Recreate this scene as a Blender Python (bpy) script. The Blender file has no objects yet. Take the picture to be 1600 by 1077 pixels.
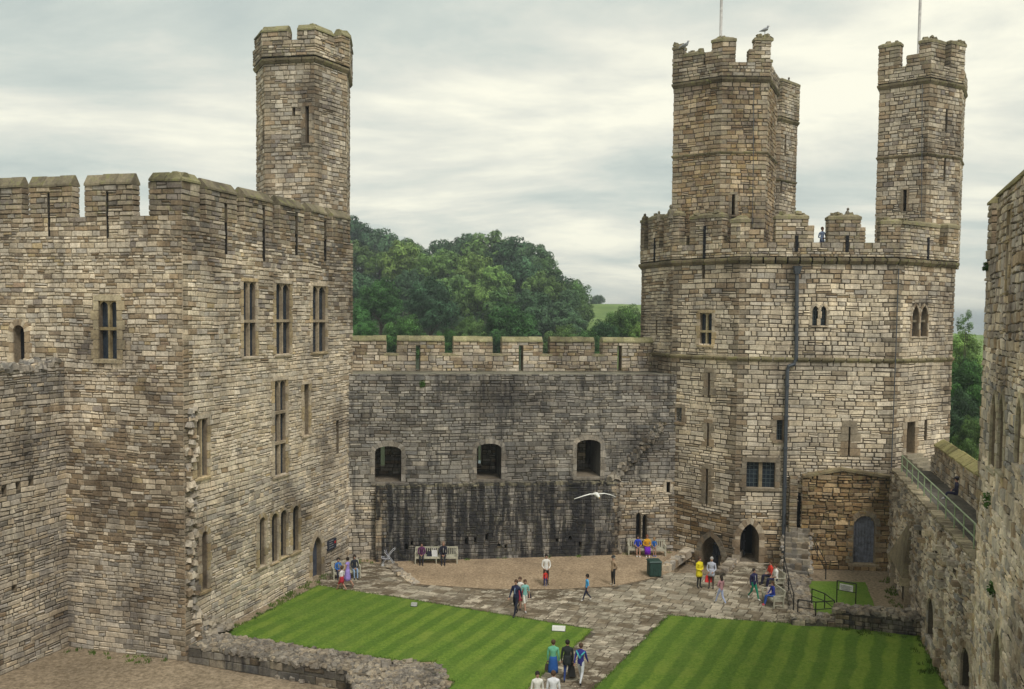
import bpy, math, random
from mathutils import Vector, Matrix, noise
R = math.radians
sc = bpy.context.scene

# ---------------------------------------------------------------- camera
FPX = 1400.0; CX = 800.0; CY = 566.4; CAMZ = 15.0
PITCH = R(3.0); ROLL = 0.0105
_R0 = Vector((1, 0, 0)); _U0 = Vector((0, math.sin(PITCH), math.cos(PITCH))); _F = Vector((0, math.cos(PITCH), -math.sin(PITCH)))
_R = _R0*math.cos(ROLL) + _U0*math.sin(ROLL); _U = _U0*math.cos(ROLL) - _R0*math.sin(ROLL)
cam = bpy.data.cameras.new('camera'); camo = bpy.data.objects.new('camera', cam); sc.collection.objects.link(camo)
cam.sensor_width = 36; cam.lens = 36*FPX/1600; cam.shift_y = (CY-538.5)/1600; cam.clip_start = .5; cam.clip_end = 30000
m3 = Matrix((_R, _U, -_F)).transposed()
camo.matrix_world = Matrix.Translation((0, 0, CAMZ)) @ m3.to_4x4()
sc.camera = camo

# ---------------------------------------------------------------- world
SUN_EL, SUN_AZ = R(52), R(152)      # azimuth clockwise from +Y: the sun stands behind the camera, a little to the left
w = bpy.data.worlds.new('World'); sc.world = w; w.use_nodes = True
nt = w.node_tree; nt.nodes.clear()
N = nt.nodes.new; L = nt.links.new
out = N('ShaderNodeOutputWorld'); bg = N('ShaderNodeBackground'); L(bg.outputs[0], out.inputs[0])
sky = N('ShaderNodeTexSky'); sky.sky_type = 'NISHITA'; sky.sun_disc = False; sky.sun_elevation = SUN_EL; sky.sun_rotation = SUN_AZ
sky.dust_density = 2.0
tc = N('ShaderNodeTexCoord'); sep = N('ShaderNodeSeparateXYZ'); L(tc.outputs['Generated'], sep.inputs[0])
def wm(op, a, b=None):
    n = N('ShaderNodeMath'); n.operation = op
    for i, v in enumerate((a, b)):
        if v is None: continue
        if isinstance(v, (int, float)): n.inputs[i].default_value = v
        else: L(v, n.inputs[i])
    return n.outputs[0]
# cloud layer seen from below: project the direction on a flat sheet
zz = wm('ADD', wm('MAXIMUM', sep.outputs[2], 0.0), 0.16)
px_ = wm('DIVIDE', sep.outputs[0], zz); py_ = wm('DIVIDE', sep.outputs[1], zz)
cmb = N('ShaderNodeCombineXYZ'); L(px_, cmb.inputs[0]); L(py_, cmb.inputs[1])
mp = N('ShaderNodeMapping'); mp.inputs['Rotation'].default_value = (0, 0, R(12)); mp.inputs['Scale'].default_value = (.7, 1.0, 1); mp.inputs['Location'].default_value = (3.1, 1.9, 0)
L(cmb.outputs[0], mp.inputs[0])
n1 = N('ShaderNodeTexNoise'); n1.inputs['Scale'].default_value = 1.05; n1.inputs['Detail'].default_value = 8; n1.inputs['Roughness'].default_value = .6; n1.inputs['Distortion'].default_value = .35
L(mp.outputs[0], n1.inputs['Vector'])
cr = N('ShaderNodeValToRGB'); L(n1.outputs[0], cr.inputs[0])
e = cr.color_ramp.elements
e[0].position = .34; e[0].color = (3.4, 3.85, 3.65, 1)
e[1].position = .62; e[1].color = (6.9, 6.75, 5.6, 1)
x_ = e.new(.44); x_.color = (4.25, 4.6, 4.2, 1)
x_ = e.new(.52); x_.color = (5.35, 5.4, 4.75, 1)
mixs = N('ShaderNodeMixRGB'); mixs.inputs[0].default_value = .96
L(sky.outputs[0], mixs.inputs[1]); L(cr.outputs[0], mixs.inputs[2])
L(mixs.outputs[0], bg.inputs[0]); bg.inputs[1].default_value = .1

sl = bpy.data.lights.new('sun', 'SUN'); sl.energy = 1.3; sl.angle = R(16); sl.color = (1, .965, .91)
so = bpy.data.objects.new('sun', sl); sc.collection.objects.link(so)
sd = Vector((math.sin(SUN_AZ)*math.cos(SUN_EL), math.cos(SUN_AZ)*math.cos(SUN_EL), math.sin(SUN_EL)))
so.rotation_euler = sd.to_track_quat('Z', 'Y').to_euler(); so.location = (-30, -30, 60)
sc.view_settings.view_transform = 'Standard'; sc.view_settings.look = 'None'; sc.view_settings.gamma = 1; sc.view_settings.use_curve_mapping = False
sc.view_settings.exposure = 0.62
sc.cycles.max_bounces = 5; sc.cycles.diffuse_bounces = 3; sc.cycles.glossy_bounces = 2; sc.cycles.transparent_max_bounces = 8

# ---------------------------------------------------------------- surveying helpers (photograph pixel + known depth or plane -> metres)
def ray(px, py): return _F + _R*((px-CX)/FPX) - _U*((py-CY)/FPX)
def D(px, py, Y):
    r = ray(px, py); t = Y/r.y
    return Vector((r.x*t, Y, CAMZ+r.z*t))
def G(px, py, z=0.0):
    r = ray(px, py); t = (z-CAMZ)/r.z
    return Vector((r.x*t, r.y*t, z))
def WALL(px, py, P0, P1):
    r = ray(px, py); dx, dy = P1[0]-P0[0], P1[1]-P0[1]; Ln = math.hypot(dx, dy); nx, ny = dy/Ln, -dx/Ln
    t = (P0[0]*nx+P0[1]*ny)/(r.x*nx+r.y*ny)
    X, Y = r.x*t, r.y*t
    return ((X-P0[0])*dx+(Y-P0[1])*dy)/Ln, CAMZ+r.z*t
def RECT(P0, P1, x0, x1, y0, y1):
    ym = (y0+y1)/2; xm = (x0+x1)/2
    return (WALL(x0, ym, P0, P1)[0], WALL(x1, ym, P0, P1)[0], WALL(xm, y1, P0, P1)[1], WALL(xm, y0, P0, P1)[1])

# ---------------------------------------------------------------- object bookkeeping
col = sc.collection
def tag(o, label=None, cat=None, group=None, kind=None):
    if label: o['label'] = label
    if cat: o['category'] = cat
    if group: o['group'] = group
    if kind: o['kind'] = kind
    return o
def thing(name, loc, label, cat, rz=0, group=None):
    o = bpy.data.objects.new(name, None); col.objects.link(o); o.location = loc; o.rotation_euler = (0, 0, rz); o.empty_display_size = .2
    return tag(o, label, cat, group)
def wloc(o):
    v = Vector((0, 0, 0))
    while o is not None: v += Vector(o.location); o = o.parent
    return v
def kids(o): return [c for c in bpy.data.objects if c.parent == o]
def copy_tree(o, parent=None):
    c = o.copy(); col.objects.link(c); c.parent = parent
    for ch in kids(o): copy_tree(ch, c)
    return c

class MB:
    def __init__(s): s.v = []; s.f = []; s.c = []; s.m = []
    def face(s, pts, c=(1, 1, 1), mi=0):
        n = len(s.v); s.v.extend([tuple(p) for p in pts]); s.f.append(tuple(range(n, n+len(pts)))); s.c.append(c); s.m.append(mi)
    def box(s, x0, x1, y0, y1, z0, z1, c=(1, 1, 1), mi=0):
        p = [(x0, y0, z0), (x1, y0, z0), (x1, y1, z0), (x0, y1, z0), (x0, y0, z1), (x1, y0, z1), (x1, y1, z1), (x0, y1, z1)]
        s.hexa(p, c, mi)
    def hexa(s, p, c=(1, 1, 1), mi=0):
        n = len(s.v); s.v.extend([tuple(q) for q in p])
        for q in ((0, 3, 2, 1), (4, 5, 6, 7), (0, 1, 5, 4), (1, 2, 6, 5), (2, 3, 7, 6), (3, 0, 4, 7)):
            s.f.append(tuple(n+i for i in q)); s.c.append(c); s.m.append(mi)
    def beam(s, a, b, w, h, c=(1, 1, 1), mi=0, up=(0, 0, 1)):
        a = Vector(a); b = Vector(b); d = (b-a).normalized(); u = Vector(up)
        if abs(d.dot(u)) > .98: u = Vector((0, 1, 0))
        r = d.cross(u).normalized(); u = r.cross(d).normalized(); r = r*w/2; u = u*h/2
        s.hexa([a-r-u, a+r-u, b+r-u, b-r-u, a-r+u, a+r+u, b+r+u, b-r+u], c, mi)
    def tube(s, pts, rad, n=8, c=(1, 1, 1), mi=0, cap=True):
        pts = [Vector(p) for p in pts]; rads = rad if isinstance(rad, (list, tuple)) else [rad]*len(pts)
        b0 = len(s.v)
        for i, p in enumerate(pts):
            d = (pts[min(i+1, len(pts)-1)]-pts[max(i-1, 0)]).normalized()
            u = Vector((0, 0, 1)) if abs(d.z) < .9 else Vector((0, 1, 0))
            a = d.cross(u).normalized(); b = a.cross(d).normalized()
            for k in range(n):
                t = 2*math.pi*k/n; s.v.append(tuple(p+(a*math.cos(t)+b*math.sin(t))*rads[i]))
        for i in range(len(pts)-1):
            for k in range(n):
                k2 = (k+1) % n
                s.f.append((b0+i*n+k, b0+i*n+k2, b0+(i+1)*n+k2, b0+(i+1)*n+k)); s.c.append(c); s.m.append(mi)
        if cap:
            s.f.append(tuple(b0+k for k in range(n))); s.c.append(c); s.m.append(mi)
            s.f.append(tuple(b0+(len(pts)-1)*n+k for k in reversed(range(n)))); s.c.append(c); s.m.append(mi)
    def blob(s, c, r, col_=(1, 1, 1), mi=0, rnd=None, nu=7, nv=5, jit=0.0, flat=False):
        b0 = len(s.v); rx, ry, rz = r if isinstance(r, (list, tuple)) else (r, r, r)
        if rnd and jit >= .2:      # broken angular stone
            q = Matrix.Rotation(rnd.uniform(0, 3.14), 3, 'Z') @ Matrix.Rotation(rnd.uniform(-.35, .35), 3, 'X') @ Matrix.Rotation(rnd.uniform(-.35, .35), 3, 'Y'); p = []
            for sx, sy, sz in ((-1, -1, -1), (1, -1, -1), (1, 1, -1), (-1, 1, -1), (-1, -1, 1), (1, -1, 1), (1, 1, 1), (-1, 1, 1)):
                tz = .78 if sz > 0 else .95; v = q @ Vector((sx*rx*tz*rnd.uniform(.62, 1.05), sy*ry*tz*rnd.uniform(.62, 1.05), sz*rz*rnd.uniform(.65, 1.05))); p.append((c[0]+v.x, c[1]+v.y, c[2]+v.z))
            s.hexa(p, col_, mi); return
        s.v.append((c[0], c[1], c[2]-rz))
        for j in range(1, nv):
            ph = -math.pi/2+math.pi*j/nv
            for i in range(nu):
                th = 2*math.pi*(i+.5*(j % 2))/nu; k = 1+(rnd.uniform(-jit, jit) if rnd else 0)
                s.v.append((c[0]+rx*k*math.cos(ph)*math.cos(th), c[1]+ry*k*math.cos(ph)*math.sin(th), c[2]+rz*k*math.sin(ph)))
        s.v.append((c[0], c[1], c[2]+rz)); top = len(s.v)-1
        fs = []
        for i in range(nu): fs.append((b0, b0+1+(i+1) % nu, b0+1+i))
        for j in range(nv-2):
            for i in range(nu):
                a = b0+1+j*nu; fs.append((a+i, a+(i+1) % nu, a+nu+(i+1) % nu, a+nu+i))
        a = b0+1+(nv-2)*nu
        for i in range(nu): fs.append((a+i, a+(i+1) % nu, top))
        for f in fs: s.f.append(f); s.c.append(col_); s.m.append(mi)
    def build(s, name, mats, parent=None, loc=None, local=False, smooth=False):
        if not s.v: s.v = [(0, 0, 0)]*3; s.f = [(0, 1, 2)]; s.c = [(1, 1, 1)]; s.m = [0]
        off = Vector((0, 0, 0))
        if not local:
            if parent is not None: off = wloc(parent)
            if loc is not None: off = Vector(loc)
        me = bpy.data.meshes.new(name)
        me.from_pydata([(a[0]-off.x, a[1]-off.y, a[2]-off.z) for a in s.v], [], s.f)
        ca = me.color_attributes.new('tone', 'FLOAT_COLOR', 'CORNER'); buf = []
        for f, c in zip(s.f, s.c): buf.extend((c[0], c[1], c[2], 1.0)*len(f))
        ca.data.foreach_set('color', buf)
        if isinstance(mats, (list, tuple)):
            for m_ in mats: me.materials.append(m_)
            me.polygons.foreach_set('material_index', s.m)
        else: me.materials.append(mats)
        if smooth: me.polygons.foreach_set('use_smooth', [True]*len(s.f))
        me.update()
        o = bpy.data.objects.new(name, me); col.objects.link(o)
        if parent is not None: o.parent = parent
        elif not local and loc is not None: o.location = loc
        return o

# ---------------------------------------------------------------- materials
def mat(name, base=(.5, .5, .5), rough=.8, metal=0.0, spec=.3):
    m = bpy.data.materials.new(name); m.use_nodes = True; b = m.node_tree.nodes['Principled BSDF']
    b.inputs['Base Color'].default_value = (*base, 1); b.inputs['Roughness'].default_value = rough; b.inputs['Metallic'].default_value = metal
    b.inputs['Specular IOR Level'].default_value = spec
    return m
class NT:
    def __init__(s, m): s.t = m.node_tree; s.b = s.t.nodes['Principled BSDF']
    def n(s, typ, **kw):
        x = s.t.nodes.new(typ)
        for k, v in kw.items(): setattr(x, k, v)
        return x
    def l(s, a, b): s.t.links.new(a, b)
    def noise(s, vec, scale, detail=4, rough=.6, sc3=None, dist=0):
        if sc3 is not None:
            mpn = s.n('ShaderNodeMapping'); mpn.inputs['Scale'].default_value = sc3; s.l(vec, mpn.inputs[0]); vec = mpn.outputs[0]
        x = s.n('ShaderNodeTexNoise'); x.inputs['Scale'].default_value = scale; x.inputs['Detail'].default_value = detail; x.inputs['Roughness'].default_value = rough
        x.inputs['Distortion'].default_value = dist
        s.l(vec, x.inputs['Vector']); return x.outputs[0]
    def ramp(s, fac, stops):
        x = s.n('ShaderNodeValToRGB'); s.l(fac, x.inputs[0]); els = x.color_ramp.elements
        while len(els) < len(stops): els.new(.5)
        for e_, (p, c) in zip(els, stops):
            e_.position = p; e_.color = (*c, 1) if len(c) == 3 else c
        return x.outputs[0]
    def mix(s, kind, fac, a, b):
        x = s.n('ShaderNodeMixRGB', blend_type=kind)
        for i, v in ((0, fac), (1, a), (2, b)):
            if isinstance(v, (int, float)): x.inputs[i].default_value = v
            elif isinstance(v, tuple): x.inputs[i].default_value = (*v, 1)
            else: s.l(v, x.inputs[i])
        return x.outputs[0]
    def math(s, op, a, b=0.0):
        x = s.n('ShaderNodeMath', operation=op)
        for i, v in ((0, a), (1, b)):
            if isinstance(v, (int, float)): x.inputs[i].default_value = v
            else: s.l(v, x.inputs[i])
        return x.outputs[0]
    def bump(s, h, strength=.5, dist=.02):
        x = s.n('ShaderNodeBump'); x.inputs['Strength'].default_value = strength; x.inputs['Distance'].default_value = dist
        s.l(h, x.inputs['Height']); s.l(x.outputs[0], s.b.inputs['Normal'])

def g1(v): return (v, v, v)
def masonry(name, stain=0.0, lichen=.0, lichen_col=(.30, .29, .12), streak_z=None):
    m = mat(name, rough=.93, spec=.15); t = NT(m)
    at_ = t.n('ShaderNodeAttribute', attribute_name='tone'); geo = t.n('ShaderNodeNewGeometry'); P = geo.outputs['Position']
    n_f = t.noise(P, 9, 5, .7); n_m = t.noise(P, 1.6, 4, .6); n_l = t.noise(P, .28, 4, .55)
    c = t.mix('MULTIPLY', 1, at_.outputs['Color'], t.ramp(n_f, [(.25, g1(.55)), (.5, g1(1.0)), (.75, g1(1.3))]))
    c = t.mix('MULTIPLY', 1, c, t.ramp(n_m, [(.3, (.78, .76, .74)), (.6, (1.08, 1.07, 1.04))]))
    c = t.mix('MULTIPLY', 1, c, t.ramp(n_l, [(.34, (.50, .48, .47)), (.47, (.88, .87, .86)), (.64, (1.18, 1.16, 1.12))]))
    # narrow rain streaks and dark algae
    st = t.noise(P, 1.0, 6, .65, sc3=(2.4, 2.4, .24), dist=.5)
    if stain > 0:
        f = t.ramp(st, [(.38, g1(0)), (.53, g1(1))] if stain > .9 else [(.44, g1(0)), (.60, g1(1))])
        f = t.math('MULTIPLY', f, t.ramp(t.noise(P, .33, 4, .6), [(.36, g1(.85 if stain > .9 else .12)), (.58, g1(1))]))
        if streak_z is not None:
            sp = t.n('ShaderNodeSeparateXYZ'); t.l(P, sp.inputs[0])
            mr = t.n('ShaderNodeMapRange'); mr.inputs['From Min'].default_value = streak_z[0]; mr.inputs['From Max'].default_value = streak_z[1]
            mr.inputs['To Min'].default_value = 1; mr.inputs['To Max'].default_value = streak_z[2]; t.l(sp.outputs[2], mr.inputs['Value'])
            f = t.math('MULTIPLY', f, mr.outputs[0])
        c = t.mix('MIX', t.math('MULTIPLY', f, stain), c, (.022, .022, .026))
    if lichen > 0:
        f = t.ramp(t.noise(P, 3.2, 6, .7), [(.52, g1(0)), (.66, g1(1))])
        c = t.mix('MIX', t.math('MULTIPLY', f, lichen), c, lichen_col)
    t.l(c, t.b.inputs['Base Color'])
    t.bump(t.math('ADD', t.noise(P, 14, 5, .7), t.math('MULTIPLY', n_m, .8)), .7, .035)
    return m
M_STONE = masonry('pale_masonry', .30)
M_BROWN = masonry('lichened_masonry', .30, .30)
M_STAIN = masonry('streaked_masonry', .95, .10, streak_z=(5.0, 6.6, .30))
M_DARKST = masonry('blackened_masonry', .75, .15)
M_RUB = masonry('rubble_masonry', .30, .30, (.26, .22, .14))
M_CAP = masonry('mossy_coping', .25, .8, (.22, .22, .085))
def simple(name, c, rough=.7, metal=0.0, var=.25, scale=6, spec=.3):
    m = mat(name, c, rough, metal, spec); t = NT(m); tcn = t.n('ShaderNodeTexCoord')
    n_ = t.noise(tcn.outputs['Object'], scale, 4, .65)
    t.l(t.mix('MULTIPLY', 1, (c[0], c[1], c[2]), t.ramp(n_, [(.3, g1(1-var)), (.7, g1(1+var))])), t.b.inputs['Base Color'])
    return m
M_PAINTDARK = simple('painted_dark', (.012, .012, .014), .95)  # near-black colour stands in for the darkness inside openings
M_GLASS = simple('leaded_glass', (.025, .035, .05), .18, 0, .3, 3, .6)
M_LEAD = simple('lead_bars', (.10, .13, .14), .5)
M_PIPE = simple('grey_lead_pipe', (.075, .085, .10), .5, .2)
M_IRON = simple('black_iron', (.012, .013, .015), .5)
M_RAILG = simple('green_paint_rail', (.26, .33, .20), .5)
M_WOODB = simple('weathered_bench_wood', (.44, .42, .33), .8, 0, .3, 10)
M_BIN = simple('green_bin_paint', (.025, .06, .05), .55)
M_DOORW = simple('blue_grey_planks', (.07, .08, .11), .6, 0, .4, 3)
M_WHITE = simple('white_paint', (.75, .75, .72), .5, 0, .1)
# ---------------------------------------------------------------- masonry laid stone by stone
MORTAR = (.055, .047, .038); MORT_L = (.19, .165, .125)
LIGHT = (.70, .62, .505); CREAM = (.72, .63, .49); BEIGE = (.55, .465, .35); GREYL = (.56, .505, .42); GREY = (.41, .38, .345); BROWN = (.27, .185, .105)
DKBR = (.155, .105, .065); YEL = (.46, .35, .18); PURP = (.25, .215, .205); RUST = (.34, .22, .145); DGREY = (.19, .18, .17); QUOIN = (.275, .23, .17); SLATE = (.16, .17, .19)
def pick(rn, table):
    t = rn.random()*sum(w_ for _, w_ in table)
    for c, w_ in table:
        t -= w_
        if t <= 0: break
    c = tuple(x*.68+y*.32 for x, y in zip(c, (.52, .465, .375)))
    k = rn.uniform(.86, 1.12); h = rn.uniform(-.025, .025)
    return (c[0]*k*(1+h)*.99, c[1]*k*.985, c[2]*k*(1-h*1.5)*1.0)
T_PALE = [(LIGHT, 7), (CREAM, 3), (BEIGE, 4), (GREYL, 3), (GREY, 1), (BROWN, .3), (YEL, .15)]
T_CREAM = [(CREAM, 7), (LIGHT, 8), (BEIGE, 1.2), (GREYL, 2)]
T_MIX = [(LIGHT, 4), (BEIGE, 2.5), (GREY, 2), (BROWN, 3.0), (DKBR, 1.4), (PURP, 2), (YEL, .3)]
T_OLD = [(BEIGE, 4), (BROWN, 4), (YEL, .8), (DKBR, 1.5), (RUST, .25), (GREY, 2), (LIGHT, 1.5)]
T_GREYW = [(GREYL, 5), (GREY, 4), (BEIGE, 3), (LIGHT, 1.2), (DGREY, .6), (BROWN, .3)]
T_DARK = [(DGREY, 4), (GREY, 3), (SLATE, 2.5), (BEIGE, 1), (DKBR, 1)]
T_TUR = [(LIGHT, 3), (BEIGE, 4), (GREYL, 5), (GREY, 2), (BROWN, 1.2), (PURP, 1.2)]
T_TURB = [(BEIGE, 4), (BROWN, 4.5), (GREY, 2), (YEL, .8), (PURP, 2), (LIGHT, 1.1)]
T_RUB = [(BEIGE, 4), (LIGHT, 4), (GREYL, 4), (GREY, 2), (BROWN, 3.4), (DGREY, 1.6), (YEL, .5), (SLATE, .8)]
def dim(f, m):
    return lambda rn, u, z: tuple(x*m for x in f(rn, u, z))
def flat(tb): return lambda rn, u, z: pick(rn, tb)

def outline(u0, u1, z0, z1, arch):
    """left-bottom, up, over the head, down to right-bottom"""
    w_ = u1-u0; um = (u0+u1)/2; pts = [(u0, z0)]
    if arch == 'pointed':
        hh = min(w_*.866, (z1-z0)*.6); zs = z1-hh; kz = hh/(w_*.866)
        for i in range(7):
            t = i/6*math.pi/3; pts.append((u1-w_*math.cos(t), zs+w_*math.sin(t)*kz))
        for i in range(5, -1, -1):
            t = i/6*math.pi/3; pts.append((u0+w_*math.cos(t), zs+w_*math.sin(t)*kz))
    elif arch in ('round', 'seg'):
        hh = w_*(.5 if arch == 'round' else .2); zs = z1-hh
        for i in range(9):
            t = math.pi-i*math.pi/8; pts.append((um+w_/2*math.cos(t), zs+hh*math.sin(t)))
    else: pts += [(u0, z1), (u1, z1)]
    pts.append((u1, z0)); return pts

def H(P0, P1, x0, x1, y0, y1, arch='flat', depth=1.0, back=True, sur=0.0, scol=None, sill=True):
    a = RECT(P0, P1, x0, x1, y0, y1); return dict(u0=a[0], u1=a[1], z0=a[2], z1=a[3], arch=arch, depth=depth, back=back, sur=sur, scol=scol, sill=sill)

def facade(mb, P0, P1, z0, z1, pal=None, holes=(), ch=(.12, .26), cw=(.18, .62), proud=(.015, .06), gap=.021, seed=1, rowseed=5, ql=True, qr=True,
           qcol=None, topf=None, jit=.012, skip=0.0, cap=0.0, chain=False, bevel=.02, mortar=None):
    """backing with openings + individual stones; P0 -> P1 runs left to right seen from outside. Materials: 0 stone, 1 painted dark recess"""
    rn = random.Random(seed*7919+13); rr = random.Random(rowseed)
    P0 = Vector((P0[0], P0[1], 0)); P1 = Vector((P1[0], P1[1], 0)); Ln = (P1-P0).length
    if Ln < .05 or z1-z0 < .05: return
    d = (P1-P0)/Ln; n = Vector((d.y, -d.x, 0)); pal = pal or flat(T_PALE); qcol = qcol or [(QUOIN, 3), (BROWN, 2), (BEIGE, 1)]
    def W(u, z, o=0.0): return (P0.x+d.x*u+n.x*o, P0.y+d.y*u+n.y*o, z)
    hs = []
    for h in holes:
        a = max(h['z0'], z0); b = min(h['z1'], z1)
        if b-a > .05 and h['u1'] > 0 and h['u0'] < Ln:
            q = dict(h); q['z0'] = a; q['z1'] = b
            if b < h['z1']-.01: q['arch'] = 'flat'
            q['u0'] = max(q['u0'], .02); q['u1'] = min(q['u1'], Ln-.02); hs.append(q)
    us = {0.0, Ln}; zs = {z0, z1}
    for h in hs: us |= {h['u0'], h['u1']}; zs |= {h['z0'], h['z1']}
    if topf:
        k = 0.0
        while k < Ln: us.add(k); k += .45
    us = sorted(us); zs = sorted(zs)
    for i in range(len(us)-1):
        um = (us[i]+us[i+1])/2
        if us[i+1]-us[i] < 1e-4: continue
        tz = (topf(um)-.12) if topf else 1e9
        for j in range(len(zs)-1):
            zm = (zs[j]+zs[j+1])/2; zt = min(zs[j+1], tz)
            if zt <= zs[j]+1e-4: continue
            if any(h['u0'] < um < h['u1'] and h['z0'] < zm < h['z1'] for h in hs): continue
            mb.face([W(us[i], zs[j]), W(us[i+1], zs[j]), W(us[i+1], zt), W(us[i], zt)], mortar or (.10, .087, .067))
    for h in hs:
        ol = outline(h['u0'], h['u1'], h['z0'], h['z1'], h['arch']); dp = -h['depth']; c0 = (.24, .20, .15)
        if h['arch'] != 'flat':      # spandrels
            um = (h['u0']+h['u1'])/2; mid = len(ol)//2
            mb.face([W(h['u0'], h['z1'])]+[W(*p) for p in ol[1:mid+1]][::1]+([W(um, h['z1'])] if ol[mid][1] < h['z1']-.01 else []), c0)
            mb.face([W(h['u1'], h['z1'])]+[W(*p) for p in ol[mid:-1]][::-1], c0)
        if h['depth'] > 0:
            for a, b in zip(ol[:-1], ol[1:]):
                mb.face([W(a[0], a[1]), W(a[0], a[1], dp), W(b[0], b[1], dp), W(b[0], b[1])], h.get('reveal_shade') or (.27, .22, .16))  # sides of the opening take a painted shade tone where one is given
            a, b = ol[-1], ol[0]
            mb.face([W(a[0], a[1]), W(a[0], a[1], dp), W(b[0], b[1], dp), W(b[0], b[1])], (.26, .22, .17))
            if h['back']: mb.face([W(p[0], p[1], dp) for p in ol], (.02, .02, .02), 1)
        if h['sur'] > 0:             # dressed stones round the opening, laid block by block
            t = h['sur']; um = (h['u0']+h['u1'])/2; sc_ = h['scol'] or [(BEIGE, 2), (QUOIN, 1)]; segs = []
            for a, b in zip(ol[:-1], ol[1:]):
                ln = math.hypot(b[0]-a[0], b[1]-a[1]); k = max(1, int(ln/.38))
                for q in range(k): segs.append(((a[0]+(b[0]-a[0])*q/k, a[1]+(b[1]-a[1])*q/k), (a[0]+(b[0]-a[0])*(q+1)/k, a[1]+(b[1]-a[1])*(q+1)/k)))
            zc = h['z1']-(h['u1']-h['u0'])*.6
            for q, (a, b) in enumerate(segs):
                def outp(p):
                    if p[1] <= zc or h['arch'] == 'flat':
                        tt = t*(1.0 if q % 2 else 1.45)
                        if h['arch'] == 'flat' and abs(a[1]-b[1]) < .01 and p[1] > zc: return (p[0], p[1]+t)
                        return (p[0]-tt if p[0] < um else p[0]+tt, p[1])
                    v = Vector((p[0]-um, p[1]-zc)); v.normalize(); return (p[0]+v.x*t*1.15, p[1]+v.y*t*1.15)
                a2, b2 = outp(a), outp(b); c = pick(rn, sc_); pr = .075+rn.uniform(-.01, .01); e_ = .02
                A, B = Vector(a).lerp(Vector(b), e_), Vector(b).lerp(Vector(a), e_*2); A2, B2 = Vector(a2).lerp(Vector(b2), e_), Vector(b2).lerp(Vector(a2), e_*2)
                mb.hexa([W(A.x, A.y, 0), W(B.x, B.y, 0), W(B2.x, B2.y, 0), W(A2.x, A2.y, 0), W(A.x, A.y, pr), W(B.x, B.y, pr), W(B2.x, B2.y, pr-.015), W(A2.x, A2.y, pr-.015)], c)
            if h['arch'] == 'flat':
                c = pick(rn, sc_); a, b = h['u0']-t*.9, h['u1']+t*.9
                mb.hexa([W(a, h['z1'], 0), W(b, h['z1'], 0), W(b, h['z1'], .085), W(a, h['z1'], .085), W(a, h['z1']+t*.9, 0), W(b, h['z1']+t*.9, 0), W(b, h['z1']+t*.9, .07), W(a, h['z1']+t*.9, .07)], c)
            if h['sill']:
                c = pick(rn, sc_); a, b = h['u0']-t*.9, h['u1']+t*.9; zb = h['z0']
                mb.hexa([W(a, zb-t*.7, 0), W(b, zb-t*.7, 0), W(b, zb-t*.7, .11), W(a, zb-t*.7, .11), W(a, zb+.01, -.05), W(b, zb+.01, -.05), W(b, zb-.04, .12), W(a, zb-.04, .12)], c)
    def wav(u, zq):
        x, y = P0.x+d.x*u, P0.y+d.y*u; k = max(0.0, min(1.0, (zq-z0)/.4, (z1-zq)/.4))
        return zq+k*(.075*noise.noise((x*.33, y*.33, zq*.55))+.035*noise.noise((x*1.3, y*1.3, zq*1.7+9)))
    def stone(u, ue, za_, zb_, q):
        c = pick(rn, qcol) if q else pal(rn, (u+ue)/2, (za_+zb_)/2)
        pr = rn.uniform(*proud); g = gap*rn.uniform(.45, 1.35); lo, hi = (-.035 if u == 0.0 else g), (-.035 if ue >= Ln-1e-6 else g)
        j = lambda: rn.uniform(-jit, jit); zs0, zs1 = za_+g*.8, zb_-g*.8
        A = [(u+lo+j(), zs0+j()), (ue-hi+j(), zs0+j()), (ue-hi+j(), zs1+j()), (u+lo+j(), zs1+j())]
        if u == 0.0: A[0] = (-.035, A[0][1]); A[3] = (-.035, A[3][1])
        if ue >= Ln-1e-6: A[1] = (Ln+.035, A[1][1]); A[2] = (Ln+.035, A[2][1])
        A = [(p[0], wav(*p)) for p in A]; s_ = bevel*rn.uniform(.7, 1.4)
        B = [(A[0][0]+s_, A[0][1]+s_), (A[1][0]-s_, A[1][1]+s_), (A[2][0]-s_, A[2][1]-s_), (A[3][0]+s_, A[3][1]-s_)]
        b0_ = len(mb.v)
        for p in A: mb.v.append(W(p[0], p[1], 0))
        tl = rn.uniform(-.012, .012); tv = rn.uniform(-.014, .014)
        for k, p in enumerate(B): mb.v.append(W(p[0], p[1], max(.004, pr+(tl if k in (0, 3) else -tl)+(tv if k > 1 else -tv))))
        for f in ((4, 5, 6, 7), (0, 1, 5, 4), (1, 2, 6, 5), (2, 3, 7, 6), (3, 0, 4, 7)):
            mb.f.append(tuple(b0_+i for i in f)); mb.c.append(c); mb.m.append(0)
    z = z0; row = 0
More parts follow.
